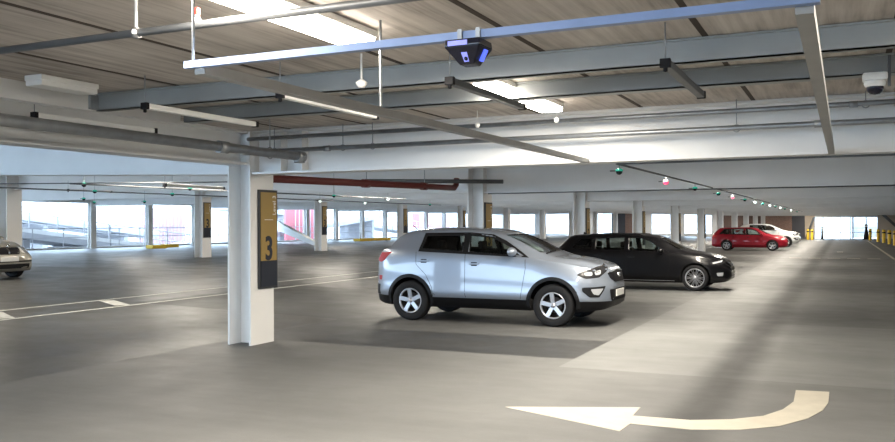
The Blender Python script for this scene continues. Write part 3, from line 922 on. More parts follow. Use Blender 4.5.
# ------------------------------------------------------------------ cars
def pchip(keys, x):
    xs = [k[0] for k in keys]; ys = [k[1] for k in keys]
    if x <= xs[0]: return ys[0]
    if x >= xs[-1]: return ys[-1]
    n = len(xs)
    h = [xs[i + 1] - xs[i] for i in range(n - 1)]
    d = [(ys[i + 1] - ys[i]) / h[i] for i in range(n - 1)]
    def slope(i):
        if i == 0: return d[0]
        if i == n - 1: return d[-1]
        if d[i - 1] * d[i] <= 0: return 0.0
        w1, w2 = 2 * h[i] + h[i - 1], h[i] + 2 * h[i - 1]
        return (w1 + w2) / (w1 / d[i - 1] + w2 / d[i])
    i = 0
    while x > xs[i + 1]: i += 1
    t = (x - xs[i]) / h[i]
    a, b = slope(i) * h[i], slope(i + 1) * h[i]
    return ys[i] * (2 * t**3 - 3 * t**2 + 1) + a * (t**3 - 2 * t**2 + t) + ys[i + 1] * (-2 * t**3 + 3 * t**2) + b * (t**3 - t**2)

def paint_mat(name, col, metal=0.0, rough=0.32, coat=1.0):
    m, n, l, b = new_mat(name)
    b.inputs['Base Color'].default_value = (*col, 1)
    b.inputs['Metallic'].default_value = metal
    b.inputs['Roughness'].default_value = rough
    b.inputs['Coat Weight'].default_value = coat
    b.inputs['Specular IOR Level'].default_value = .5 * coat
    b.inputs['Coat Roughness'].default_value = 0.03
    return m

def car_section(S, x, inset=0.0):
    g = lambda k: pchip(S[k], x)
    zt = g('top') - inset
    w = g('w') - inset
    zb = g('bot')
    if inset: zb = S['floor']
    belt = min(g('belt'), zt - .035)
    wb = min(g('wbelt') - inset, w)
    edge = min(max(g('edge') - inset * .8, belt + .012), zt - .006)
    wr = min(g('wroof') - inset * .8, wb)
    mid = zb + (belt - zb) * .45
    zs = min(S['sill'], zb + (belt - zb) * .3) if not inset else zb + .05
    zs = max(zs, zb + .03)
    fl = S.get('flare', .0)
    P = [(0, zb), (w * .6, zb), (w - .05, zb + .015), (w - .012, zs), (w - .004, zs + .01), (w + fl, mid), (w - .008, mid + (belt - mid) * .5), (wb + (w - wb) * .35, belt - .05), (wb, belt)]
    k = len(P)
    # greenhouse or bonnet flank
    P += [(wb + (wr - wb) * .5, belt + (edge - belt) * .47), (wr, edge), (wr * .86, edge + (zt - edge) * .62), (wr * .5, zt - (zt - edge) * .12), (0, zt)]
    # resample: straight runs on the body side, soft spline across the top
    out = []
    for i in range(len(P) - 1):
        a, b = P[i], P[i + 1]
        p0 = P[i - 1] if i > 0 else (-P[1][0], P[1][1])
        p3 = P[i + 2] if i + 2 < len(P) else (-P[i][0], P[i][1])
        sub = 1 if i < 3 else 4
        for s in range(sub):
            t = s / sub
            if i < 4 or i == 7:
                q = (a[0] + (b[0] - a[0]) * t, a[1] + (b[1] - a[1]) * t)
            else:
                m0 = ((b[0] - p0[0]) * .5, (b[1] - p0[1]) * .5); m1 = ((p3[0] - a[0]) * .5, (p3[1] - a[1]) * .5)
                L0 = math.hypot(a[0] - p0[0], a[1] - p0[1]) + 1e-6; L1 = math.hypot(b[0] - a[0], b[1] - a[1]) + 1e-6; L2 = math.hypot(p3[0] - b[0], p3[1] - b[1]) + 1e-6
                t0 = ((a[0] - p0[0]) / L0, (a[1] - p0[1]) / L0); t1 = ((b[0] - a[0]) / L1, (b[1] - a[1]) / L1); t2 = ((p3[0] - b[0]) / L2, (p3[1] - b[1]) / L2)
                m0 = ((t0[0] + t1[0]) * .5 * L1, (t0[1] + t1[1]) * .5 * L1); m1 = ((t1[0] + t2[0]) * .5 * L1, (t1[1] + t2[1]) * .5 * L1)
                h00, h10, h01, h11 = 2 * t**3 - 3 * t**2 + 1, t**3 - 2 * t**2 + t, -2 * t**3 + 3 * t**2, t**3 - t**2
                q = (h00 * a[0] + h10 * m0[0] + h01 * b[0] + h11 * m1[0], h00 * a[1] + h10 * m0[1] + h01 * b[1] + h11 * m1[1])
            out.append(q)
    out.append(P[-1])
    return out

def car_loft(S, x0, x1, n, inset=0.0, sill_mat=None, paint=None):
    b = MB()
    pi = b.mi(paint); si = b.mi(sill_mat or paint)
    rings = []
    for k in range(n + 1):
        t = k / n
        t = .5 - .5 * math.cos(math.pi * t)           # denser towards the ends
        t = .35 * t + .65 * (k / n) if inset else .75 * t + .25 * (k / n)
        x = x0 + (x1 - x0) * t
        sec = car_section(S, x, inset)
        full = [(y, z) for y, z in sec] + [(-y, z) for y, z in sec[-2:0:-1]]
        rings.append([b.bm.verts.new((x - S['L'] / 2, y, z)) for y, z in full])
    N = len(rings[0])
    half = len(sec)
    for k in range(n):
        for j in range(N):
            f = b.bm.faces.new((rings[k][j], rings[k][(j + 1) % N], rings[k + 1][(j + 1) % N], rings[k + 1][j]))
            f.smooth = True
            jj = j if j < half - 1 else N - 1 - j
            f.material_index = si if jj < 3 else pi
    for r in (rings[0], rings[-1]):
        c = sum((v.co for v in r), Vector()) / N
        cv = b.bm.verts.new(c)
        for j in range(N):
            f = b.bm.faces.new((r[j], r[(j + 1) % N], cv)); f.smooth = True
            f.material_index = si if min(j, N - 1 - j) < 3 else pi
    return b

def boolean(o, cutters):
    def vol(me):
        b = bmesh.new(); b.from_mesh(me); v = b.calc_volume(signed=True); b.free()
        return v
    v0 = vol(o.data)
    for c in cutters:
        for tries in range(3):
            md = o.modifiers.new('cut', 'BOOLEAN')
            md.operation = 'DIFFERENCE'; md.solver = 'EXACT'; md.object = c
            try: md.material_mode = 'TRANSFER'
            except Exception: pass
            dg = bpy.context.evaluated_depsgraph_get()
            me = bpy.data.meshes.new_from_object(o.evaluated_get(dg))
            o.modifiers.clear()
            v1 = vol(me)
            if len(me.polygons) > 500 and v1 > v0 * .3:
                o.data = me; v0 = v1
                break
            print('WARN boolean retry', o.parent.name, c.name)
            c.location.x += .003; c.scale = (1, 1.001, .999)
        bpy.data.objects.remove(c)

def poly_grid(poly, step):
    bm = bmesh.new()
    vs = [bm.verts.new((p[0], p[1], 0)) for p in poly]
    bm.faces.new(vs)
    for ax in (0, 1):
        lo = min(p[ax] for p in poly); hi = max(p[ax] for p in poly)
        n = max(1, int((hi - lo) / step))
        for i in range(1, n):
            c = lo + (hi - lo) * i / n
            co = [0, 0, 0]; no = [0, 0, 0]
            co[ax] = c; no[ax] = 1
            bmesh.ops.bisect_plane(bm, geom=list(bm.verts) + list(bm.edges) + list(bm.faces), plane_co=co, plane_no=no, dist=1e-5)
    return bm

def patch(bvh, name, poly, direction, m, parent, off=.004, th=.012, step=.07, side=1, smooth=True, curve=None):
    """project a 2-D outline on to the body. direction: 'side' poly=(x,z); 'front'/'rear' poly=(y,z); 'top' poly=(x,y); 'corner' poly=(s,z) seen from 45 degrees"""
    bm = poly_grid(poly, step)
    dirs = {'side': Vector((0, -side, 0)), 'front': Vector((-1, 0, 0)), 'rear': Vector((1, 0, 0)), 'top': Vector((0, 0, -1)), 'corner': Vector((-.75, -side * .66, 0)).normalized(), 'rcorner': Vector((.75, -side * .66, 0)).normalized()}
    d = dirs[direction]
    right = d.cross(Vector((0, 0, 1)))
    pos = {}
    for v in list(bm.verts):
        a, b_ = v.co.x, v.co.y
        if direction == 'side': o = Vector((a, side * 3, b_))
        elif direction == 'front': o = Vector((5, a, b_))
        elif direction == 'rear': o = Vector((-5, a, b_))
        elif direction == 'top': o = Vector((a, b_, 3))
        elif direction in ('corner', 'rcorner'):
            o = curve + Vector((right.x * a * side, right.y * a * side, 0)) - d * 3
            o.z = b_
        h = bvh.ray_cast(o, d)
        if h[0] is None:
            p = o + d * (3 if direction not in ('front', 'rear') else 5)
            q = bvh.find_nearest(p)
            loc, no = q[0], q[1]
        else:
            loc, no = h[0], h[1]
        if no.dot(d) > 0: no = -no
        pos[v] = (loc.copy(), no.copy())
    bm.normal_update()
    for v, (loc, no) in pos.items():
        v.co = loc + no * off
    ret = bmesh.ops.extrude_face_region(bm, geom=list(bm.faces))
    new = [g for g in ret['geom'] if isinstance(g, bmesh.types.BMVert)]
    for v in new:
        q = bvh.find_nearest(v.co)
        nn = (v.co - q[0]).normalized() if off > 1e-4 and (v.co - q[0]).length > 1e-5 else -d
        if nn.dot(d) > 0: nn = -nn
        v.co = v.co - nn * th
    bmesh.ops.recalc_face_normals(bm, faces=bm.faces)
    me = bpy.data.meshes.new(name)
    bm.to_mesh(me); bm.free()
    me.materials.append(m)
    return link(name, me, parent, smooth=False)

def pane(bvh, name, poly, direction, m, parent, side=1, step=.08, depth=.012):
    """single sheet of glass following the body skin"""
    bm = poly_grid(poly, step)
    d = {'side': Vector((0, -side, 0)), 'front': Vector((-1, 0, 0)), 'rear': Vector((1, 0, 0))}[direction]
    for v in bm.verts:
        a, b_ = v.co.x, v.co.y
        o = Vector((a, side * 3, b_)) if direction == 'side' else (Vector((5, a, b_)) if direction == 'front' else Vector((-5, a, b_)))
        h = bvh.ray_cast(o, d)
        if h[0] is None: h = bvh.find_nearest(o + d * (3 if direction == 'side' else 5))
        no = h[1] if h[1].dot(d) < 0 else -h[1]
        v.co = h[0] - no * depth
    me = bpy.data.meshes.new(name)
    bm.to_mesh(me); bm.free()
    me.materials.append(m)
    return link(name, me, parent, smooth=True)

def inset_poly(poly, e):
    cx = sum(p[0] for p in poly) / len(poly); cy = sum(p[1] for p in poly) / len(poly)
    n = len(poly); out = []
    area = sum(poly[i][0] * poly[(i + 1) % n][1] - poly[(i + 1) % n][0] * poly[i][1] for i in range(n))
    sg = 1 if area > 0 else -1
    for i in range(n):
        p0, p, p1 = Vector(poly[i - 1]), Vector(poly[i]), Vector(poly[(i + 1) % n])
        a = (p - p0).normalized(); b = (p1 - p).normalized()
        na = Vector((-a.y, a.x)) * sg; nb = Vector((-b.y, b.x)) * sg
        bi = (na + nb)
        bi = bi / max(bi.length_squared / 2, .3)
        q = p + bi * e
        out.append((q.x, q.y))
    return out

def rounded(poly, r, n=3):
    out = []
    N = len(poly)
    for i in range(N):
        p0, p, p1 = Vector(poly[i - 1]), Vector(poly[i]), Vector(poly[(i + 1) % N])
        la, lb = (p0 - p).length, (p1 - p).length
        ra = min(r, la * .45, lb * .45)
        a = p + (p0 - p).normalized() * ra; b = p + (p1 - p).normalized() * ra
        for k in range(n + 1):
            t = k / n
            q = a * (1 - t)**2 + p * 2 * t * (1 - t) + b * t**2
            out.append((q.x, q.y))
    return out

def make_wheel(parent, x, y, r, side, style, width=.21):
    rr = r * S_RIM[style]
    b = MB()
    w2 = width / 2
    b.lathe([(rr * .98, -w2 * .9), (r * .93, -w2), (r * .985, -w2 * .8), (r, -w2 * .5), (r, w2 * .5), (r * .985, w2 * .8), (r * .93, w2), (rr * 1.04, w2 * .92), (rr * .98, w2 * .8), (rr * .98, -w2 * .9)], (0, 0, 0), (0, side, 0), M['rubber'], 36)
    o = b.build('wheel', parent)
    o.location = (x, y, r)
    b = MB()
    mm = M['alloy']
    b.lathe([(rr * 1.0, w2 * .86), (rr * .95, w2 * .9), (rr * .90, w2 * .80), (rr * .88, -w2 * .6), (rr * .5, -w2 * .62), (.001, -w2 * .62)], (0, 0, 0), (0, side, 0), M['under'], 36)
    b.lathe([(rr * 1.0, w2 * .86), (rr * .965, w2 * .95), (rr * .90, w2 * .84), (rr * .89, w2 * .55)], (0, 0, 0), (0, side, 0), mm, 36)
    b.build('rim', o)
    b = MB()
    def spoke(ang, wi, wo, hz0, hz1):
        c, s = math.cos(ang), math.sin(ang)
        def P(rad, t, dep):
            return (rad * c - t * s, side * dep, rad * s + t * c)
        r0, r1 = rr * .12, rr * .93
        b.hexa([P(r0, -wi, hz0 - .03), P(r0, wi, hz0 - .03), P(r1, wo, hz1 - .03), P(r1, -wo, hz1 - .03), P(r0, -wi, hz0), P(r0, wi, hz0), P(r1, wo, hz1), P(r1, -wo, hz1)], mm)
    if style == 'five':
        for k in range(5): spoke(math.pi / 2 + k * 2 * math.pi / 5 + .12, rr * .15, rr * .165, w2 * .72, w2 * .86)
    elif style == 'multi':
        for k in range(10):
            for e in (-.11, .11): spoke(k * 2 * math.pi / 10 + e, rr * .022, rr * .02, w2 * .6, w2 * .86)
    else:
        for k in range(5):
            for e in (-.17, .17): spoke(math.pi / 2 + k * 2 * math.pi / 5 + e, rr * .07, rr * .06, w2 * .66, w2 * .86)
    sp = b.build('spokes', o, bevel=.004)
    b = MB()
    b.lathe([(rr * .2, w2 * .6), (rr * .19, w2 * .8), (.001, w2 * .82)], (0, 0, 0), (0, side, 0), mm, 20)
    b.build('hub_cap', o)
    b = MB(); b.lathe([(rr * .6, -w2 * .3), (rr * .6, -w2 * .2), (.001, -w2 * .2)], (0, 0, 0), (0, side, 0), M['alloy_dark'], 24); b.build('brake_disc', o)
    return o
S_RIM = {'five': .63, 'multi': .74, 'twin': .68}

def make_car(S, label, cat='car', detail=True):
    root = empty(S['name'])
    L = S['L']; X = lambda u: u - L / 2
    P = S['paint']
    b = car_loft(S, 0, L, S.get('n', 72), 0, M['trim'] if S.get('clad') else P, P)
    body = b.build('body', root)
    for p in body.data.polygons: p.use_smooth = True
    bm = bmesh.new(); bm.from_mesh(body.data)
    bmesh.ops.recalc_face_normals(bm, faces=bm.faces); bm.to_mesh(body.data)
    bvh = BVHTree.FromBMesh(bm); bm.free()
    cut = []
    # wheel wells
    for ax in (S['ra'], S['fa']):
        for sd in (-1, 1):
            c = MB(); c.lathe([(S['ar'], 0), (S['ar'], .42)], (X(ax), sd * (S['W'] / 2 - .34), S['r'] + S.get('archup', .0)), (0, sd, 0), M['under'], 40, True)
            cut.append(c.build('cut'))
    # cabin
    c = car_loft(S, S['cab'][0], S['cab'][1], 30, .055, M['seat'], M['seat'])
    cut.append(c.build('cut'))
    def xz(poly): return [(X(p[0]), p[1]) for p in poly]
    for poly in S['side_win']:
        c = MB(); q = rounded(inset_poly(xz(poly), .012), .03)
        c.prism(q, -1.3, 1.3, M['black'], fn=lambda p: (p[0], p[2], p[1])); cut.append(c.build('cut'))
    c = MB(); c.prism(inset_poly(S['screen'], .02), X(S['scx'][0]), X(S['scx'][1]), M['black'], fn=lambda p: (p[2], p[0], p[1])); cut.append(c.build('cut'))
    c = MB(); c.prism(inset_poly(S['rearscreen'], .02), X(-.5), X(S['rsx']), M['black'], fn=lambda p: (p[2], p[0], p[1])); cut.append(c.build('cut'))
    boolean(body, cut)
    # glass
    for i, poly in enumerate(S['side_win']):
        for sd in (-1, 1):
            g = pane(bvh, 'window', xz(poly), 'side', M['glass_d'] if i in S.get('dark', ()) else M['glass_t'], root, sd)
            # black surround strip
    g = pane(bvh, 'windscreen', S['screen'], 'front', M['glass_c'], root)
    g = pane(bvh, 'rear_window', S['rearscreen'], 'rear', M['glass_d'], root)
    # frames round the side glass
    for poly in S['win_frame']:
        for sd in (-1, 1):
            q = xz(poly); n = len(q)
            ins = inset_poly(q, S.get('framew', .02))
            bmx = MB(); i_ = bmx.mi(S.get('frame_mat', M['trim']))
            ring_o, ring_i = [], []
            def samp(pl):
                out = []
                for k in range(len(pl)):
                    a, bb = Vector(pl[k]), Vector(pl[(k + 1) % len(pl)])
                    for t in range(6): out.append(a + (bb - a) * t / 6)
                return out
            for pt in zip(samp(q), samp(ins)):
                row = []
                for s_ in pt:
                    h = bvh.ray_cast(Vector((s_.x, sd * 3, s_.y)), Vector((0, -sd, 0)))
                    if h[0] is None: h = bvh.find_nearest(Vector((s_.x, sd * .7, s_.y)))
                    row.append((h[0] + Vector((0, sd * .004, 0)), h[0] - Vector((0, sd * .01, 0))))
                ring_o.append(row)
            N = len(ring_o)
            vs = [[bmx.bm.verts.new(r[0][0]), bmx.bm.verts.new(r[1][0]), bmx.bm.verts.new(r[1][1]), bmx.bm.verts.new(r[0][1])] for r in ring_o]
            for k in range(N):
                a, c_ = vs[k], vs[(k + 1) % N]
                for e in range(4):
                    bmx.bm.faces.new((a[e], a[(e + 1) % 4], c_[(e + 1) % 4], c_[e]))
            bmx.build('window_frame', root)
    for (x0, x1, z0, z1, xs) in S.get('pillar', ()):
        for sd in (-1, 1):
            patch(bvh, 'pillar', [(X(x0), z0), (X(x1), z0), (X(x1 + xs), z1), (X(x0 + xs), z1)], 'side', S.get('frame_mat', M['trim']), root, .003, .02, .1, sd)
    # seams
    def seam(pts, sd, wd=.007):
        out = []
        for k in range(len(pts) - 1):
            a, c_ = Vector(pts[k]), Vector(pts[k + 1])
            nn = int((c_ - a).length / .05) + 1
            for t in range(nn): out.append(a + (c_ - a) * t / nn)
        out.append(Vector(pts[-1]))
        bmx = MB(); prev = None
        for k, q in enumerate(out):
            dd = (out[min(k + 1, len(out) - 1)] - out[max(k - 1, 0)]).normalized()
            nn = Vector((-dd.y, dd.x)) * wd / 2
            row = []
            for s_ in (q - nn, q + nn):
                h = bvh.ray_cast(Vector((X(s_.x), sd * 3, s_.y)), Vector((0, -sd, 0)))
                if h[0] is None: break
                row.append(h[0] + Vector((0, sd * .0015, 0)))
            if len(row) < 2: prev = None; continue
            row += [row[1] - Vector((0, sd * .006, 0)), row[0] - Vector((0, sd * .006, 0))]
            cur = [bmx.bm.verts.new(p) for p in row]
            if prev:
                for e in range(4): bmx.bm.faces.new((prev[e], prev[(e + 1) % 4], cur[(e + 1) % 4], cur[e]))
            prev = cur
        bmx.mi(M['under'])
        return bmx.build('door_seam', root)
    for pts in S['seams']:
        for sd in (-1, 1): seam(pts, sd)
    # arch trims
    if S.get('archtrim'):
        for ax in (S['ra'], S['fa']):
            for sd in (-1, 1):
                bmx = MB(); bmx.mi(M['trim']); prev = None
                cz = S['r'] + S.get('archup', 0)
                for k in range(29):
                    a = math.radians(-18 + 216 * k / 28)
                    row = []
                    for rad in (S['ar'] - .004, S['ar'] + S['archtrim']):
                        x_, z_ = X(ax) + rad * math.cos(a), max(cz + rad * math.sin(a), S['sill'] - .12)
                        h = bvh.ray_cast(Vector((x_, sd * 3, z_)), Vector((0, -sd, 0)))
                        yy = h[0].y if h[0] is not None else sd * (S['W'] / 2 - .02)
                        if abs(yy) < S['W'] / 2 - .16: yy = sd * (S['W'] / 2 - .16)
                        row.append(Vector((x_, yy, z_)))
                    o_ = Vector((0, sd * .012, 0)); i_ = Vector((0, -sd * .03, 0))
                    cur = [bmx.bm.verts.new(p) for p in (row[0] + o_, row[1] + o_ * .5, row[1] + i_, row[0] + i_)]
                    if prev:
                        for e in range(4):
                            bmx.bm.faces.new((prev[e], prev[(e + 1) % 4], cur[(e + 1) % 4], cur[e]))
                    prev = cur
                bmx.build('arch_trim', root)
    # wheels
    for ax in (S['ra'], S['fa']):
        for sd in (-1, 1):
            make_wheel(root, X(ax), sd * (S['W'] / 2 - .125), S['r'], sd, S['wheel'])
    # handles
    for (hx, hz) in S['handles']:
        for sd in (-1, 1):
            h = bvh.ray_cast(Vector((X(hx), sd * 3, hz)), Vector((0, -sd, 0)))
            bmx = MB(); y = h[0].y
            bmx.box(X(hx) - .095, X(hx) + .095, y - .018 if sd < 0 else y, y if sd < 0 else y + .018, hz - .014, hz + .014, S.get('handle_mat', P))
            hh = bmx.build('door_handle', root, bevel=.007)
            patch(bvh, 'handle_recess', rounded([(X(hx) - .06, hz - .035), (X(hx) + .06, hz - .035), (X(hx) + .06, hz + .03), (X(hx) - .06, hz + .03)], .02), 'side', M['trim'], root, .0015, .006, .08, sd)
    # mirrors
    mx, mz = S['mirror']
    for sd in (-1, 1):
        h = bvh.ray_cast(Vector((X(mx), sd * 3, mz - .03)), Vector((0, -sd, 0)))
        y = h[0].y
        bmx = MB()
        prof = [(.0, .05, .0), (.03, .085, .055), (.10, .10, .078), (.17, .085, .068), (.225, .045, .04), (.235, .005, .01)]
        prev = None
        for (dy, rx, rz) in prof:
            cx = X(mx) - .02 + .012 * dy
            cur = [bmx.bm.verts.new((cx + max(rx, .004) * math.cos(t * math.pi / 8) * (1 if math.cos(t * math.pi / 8) > 0 else .55), y + sd * (dy + .02), mz + .02 + max(rz, .004) * math.sin(t * math.pi / 8))) for t in range(16)]
            if prev:
                for t in range(16):
                    f = bmx.bm.faces.new((prev[t], prev[(t + 1) % 16], cur[(t + 1) % 16], cur[t])); f.smooth = True
            else: bmx.bm.faces.new(cur)
            prev = cur
        bmx.bm.faces.new(prev); bmx.mi(P)
        mo = bmx.build('side_mirror', root)
        bmx = MB(); bmx.beambox((X(mx), y - sd * .02, mz - .055), (X(mx), y + sd * .08, mz - .02), .06, .03, M['trim']); bmx.build('mirror_arm', mo)
    # lamps, grille, bumpers from outlines
    for it in S['patches']:
        nm, poly, dr, mm, off, th = it[:6]
        sides = (-1, 1) if dr in ('side', 'corner', 'rcorner') else (1,)
        for sd in sides:
            pl = poly; cv = None
            if dr in ('corner', 'rcorner'):
                cv = Vector((X(it[6][0]), sd * it[6][1], 0))
            elif dr in ('side', 'top'): pl = [(X(p[0]), p[1]) for p in poly]
            par = patch(bvh, nm, pl, dr, mm, root, off, th, .05, sd, curve=cv)
    # interior
    def seat(x, y, h=.0):
        bmx = MB()
        bmx.box(X(x) - .25, X(x) + .27, y - .25, y + .25, S['floor'] + .04, S['floor'] + .28, M['seat'])
        s = bmx.build('seat', root, bevel=.04)
        bmx = MB(); z0 = S['floor'] + .25; z1 = S['seat_top']
        bmx.hexa([(X(x) - .34, y - .24, z0), (X(x) - .20, y - .24, z0), (X(x) - .20, y + .24, z0), (X(x) - .34, y + .24, z0),
                  (X(x) - .47, y - .17, z1), (X(x) - .38, y - .17, z1), (X(x) - .38, y + .17, z1), (X(x) - .47, y + .17, z1)], M['seat'])
        bmx.build('backrest', s, bevel=.03)
        bmx = MB(); bmx.box(X(x) - .52, X(x) - .42, y - .13, y + .13, z1 + .02, z1 + .17, M['seat']); bmx.build('headrest', s, bevel=.035)
    for y in (-.38, .38): seat(S['seat_x'], y)
    for y in (-.40, .40): seat(S['seat_x'] - .85, y)
    bmx = MB(); d0 = S['dash']
    bmx.hexa([(X(d0 - .25), -.64, S['floor'] + .05), (X(d0 + .1), -.64, S['floor'] + .05), (X(d0 + .1), .64, S['floor'] + .05), (X(d0 - .25), .64, S['floor'] + .05),
              (X(d0 - .12), -.62, S['dash_z']), (X(d0 + .25), -.62, S['dash_z'] - .03), (X(d0 + .25), .62, S['dash_z'] - .03), (X(d0 - .12), .62, S['dash_z'])], M['seat'])
    bmx.build('dashboard', root, bevel=.02)
    bmx = MB(); pts = [(.17 * math.cos(t * math.pi / 10), .17 * math.sin(t * math.pi / 10), 0) for t in range(21)]
    bmx.tube(pts, .015, M['black'], 8, cap=False)
    bmx.box(-.16, .16, -.02, .02, -.01, .01, M['black'])
    st = bmx.build('steering_wheel', root); st.location = (X(d0 - .33), -.38, S['dash_z'] + .02); st.rotation_euler = (0, math.radians(-65), 0)
    if S.get('antenna'):
        ax_, az_ = S['antenna']
        bmx = MB(); bmx.tube([(X(ax_), 0, az_ - .01), (X(ax_) - .16, 0, az_ + .11)], [.012, .004], M['black'], 8); bmx.build('roof_aerial', root)
    if S.get('fin'):
        ax_, az_ = S['fin']
        bmx = MB(); bmx.prism([(X(ax_) - .09, az_ - .02), (X(ax_) + .09, az_ - .02), (X(ax_) - .07, az_ + .06)], -.018, .018, P, fn=lambda p: (p[0], p[2], p[1])); bmx.build('shark_fin_aerial', root, bevel=.005)
    if S.get('rails'):
        x0, x1, ry, rz = S['rails']
        for sd in (-1, 1):
            pts = []
            for k in range(13):
                u = x0 + (x1 - x0) * k / 12
                hh = bvh.ray_cast(Vector((X(u), sd * ry, 3)), Vector((0, 0, -1)))
                pts.append(hh[0] + Vector((0, 0, rz if 0 < k < 12 else -.01)))
            bmx = MB(); bmx.tube(pts, .014, M['black'], 8); bmx.build('roof_rail', root)
    tag(root, label, cat)
    return root, bvh

def place(root, front_axle_world, S, side_off=0.0, heading=0.0, z=0.0):
    """front axle centre line at a world point, bonnet along +X turned by heading"""
    u = S['fa'] - S['L'] / 2
    c, s = math.cos(heading), math.sin(heading)
    root.location = (front_axle_world[0] - u * c, front_axle_world[1] - u * s, z)
    root.rotation_euler = (0, 0, heading)

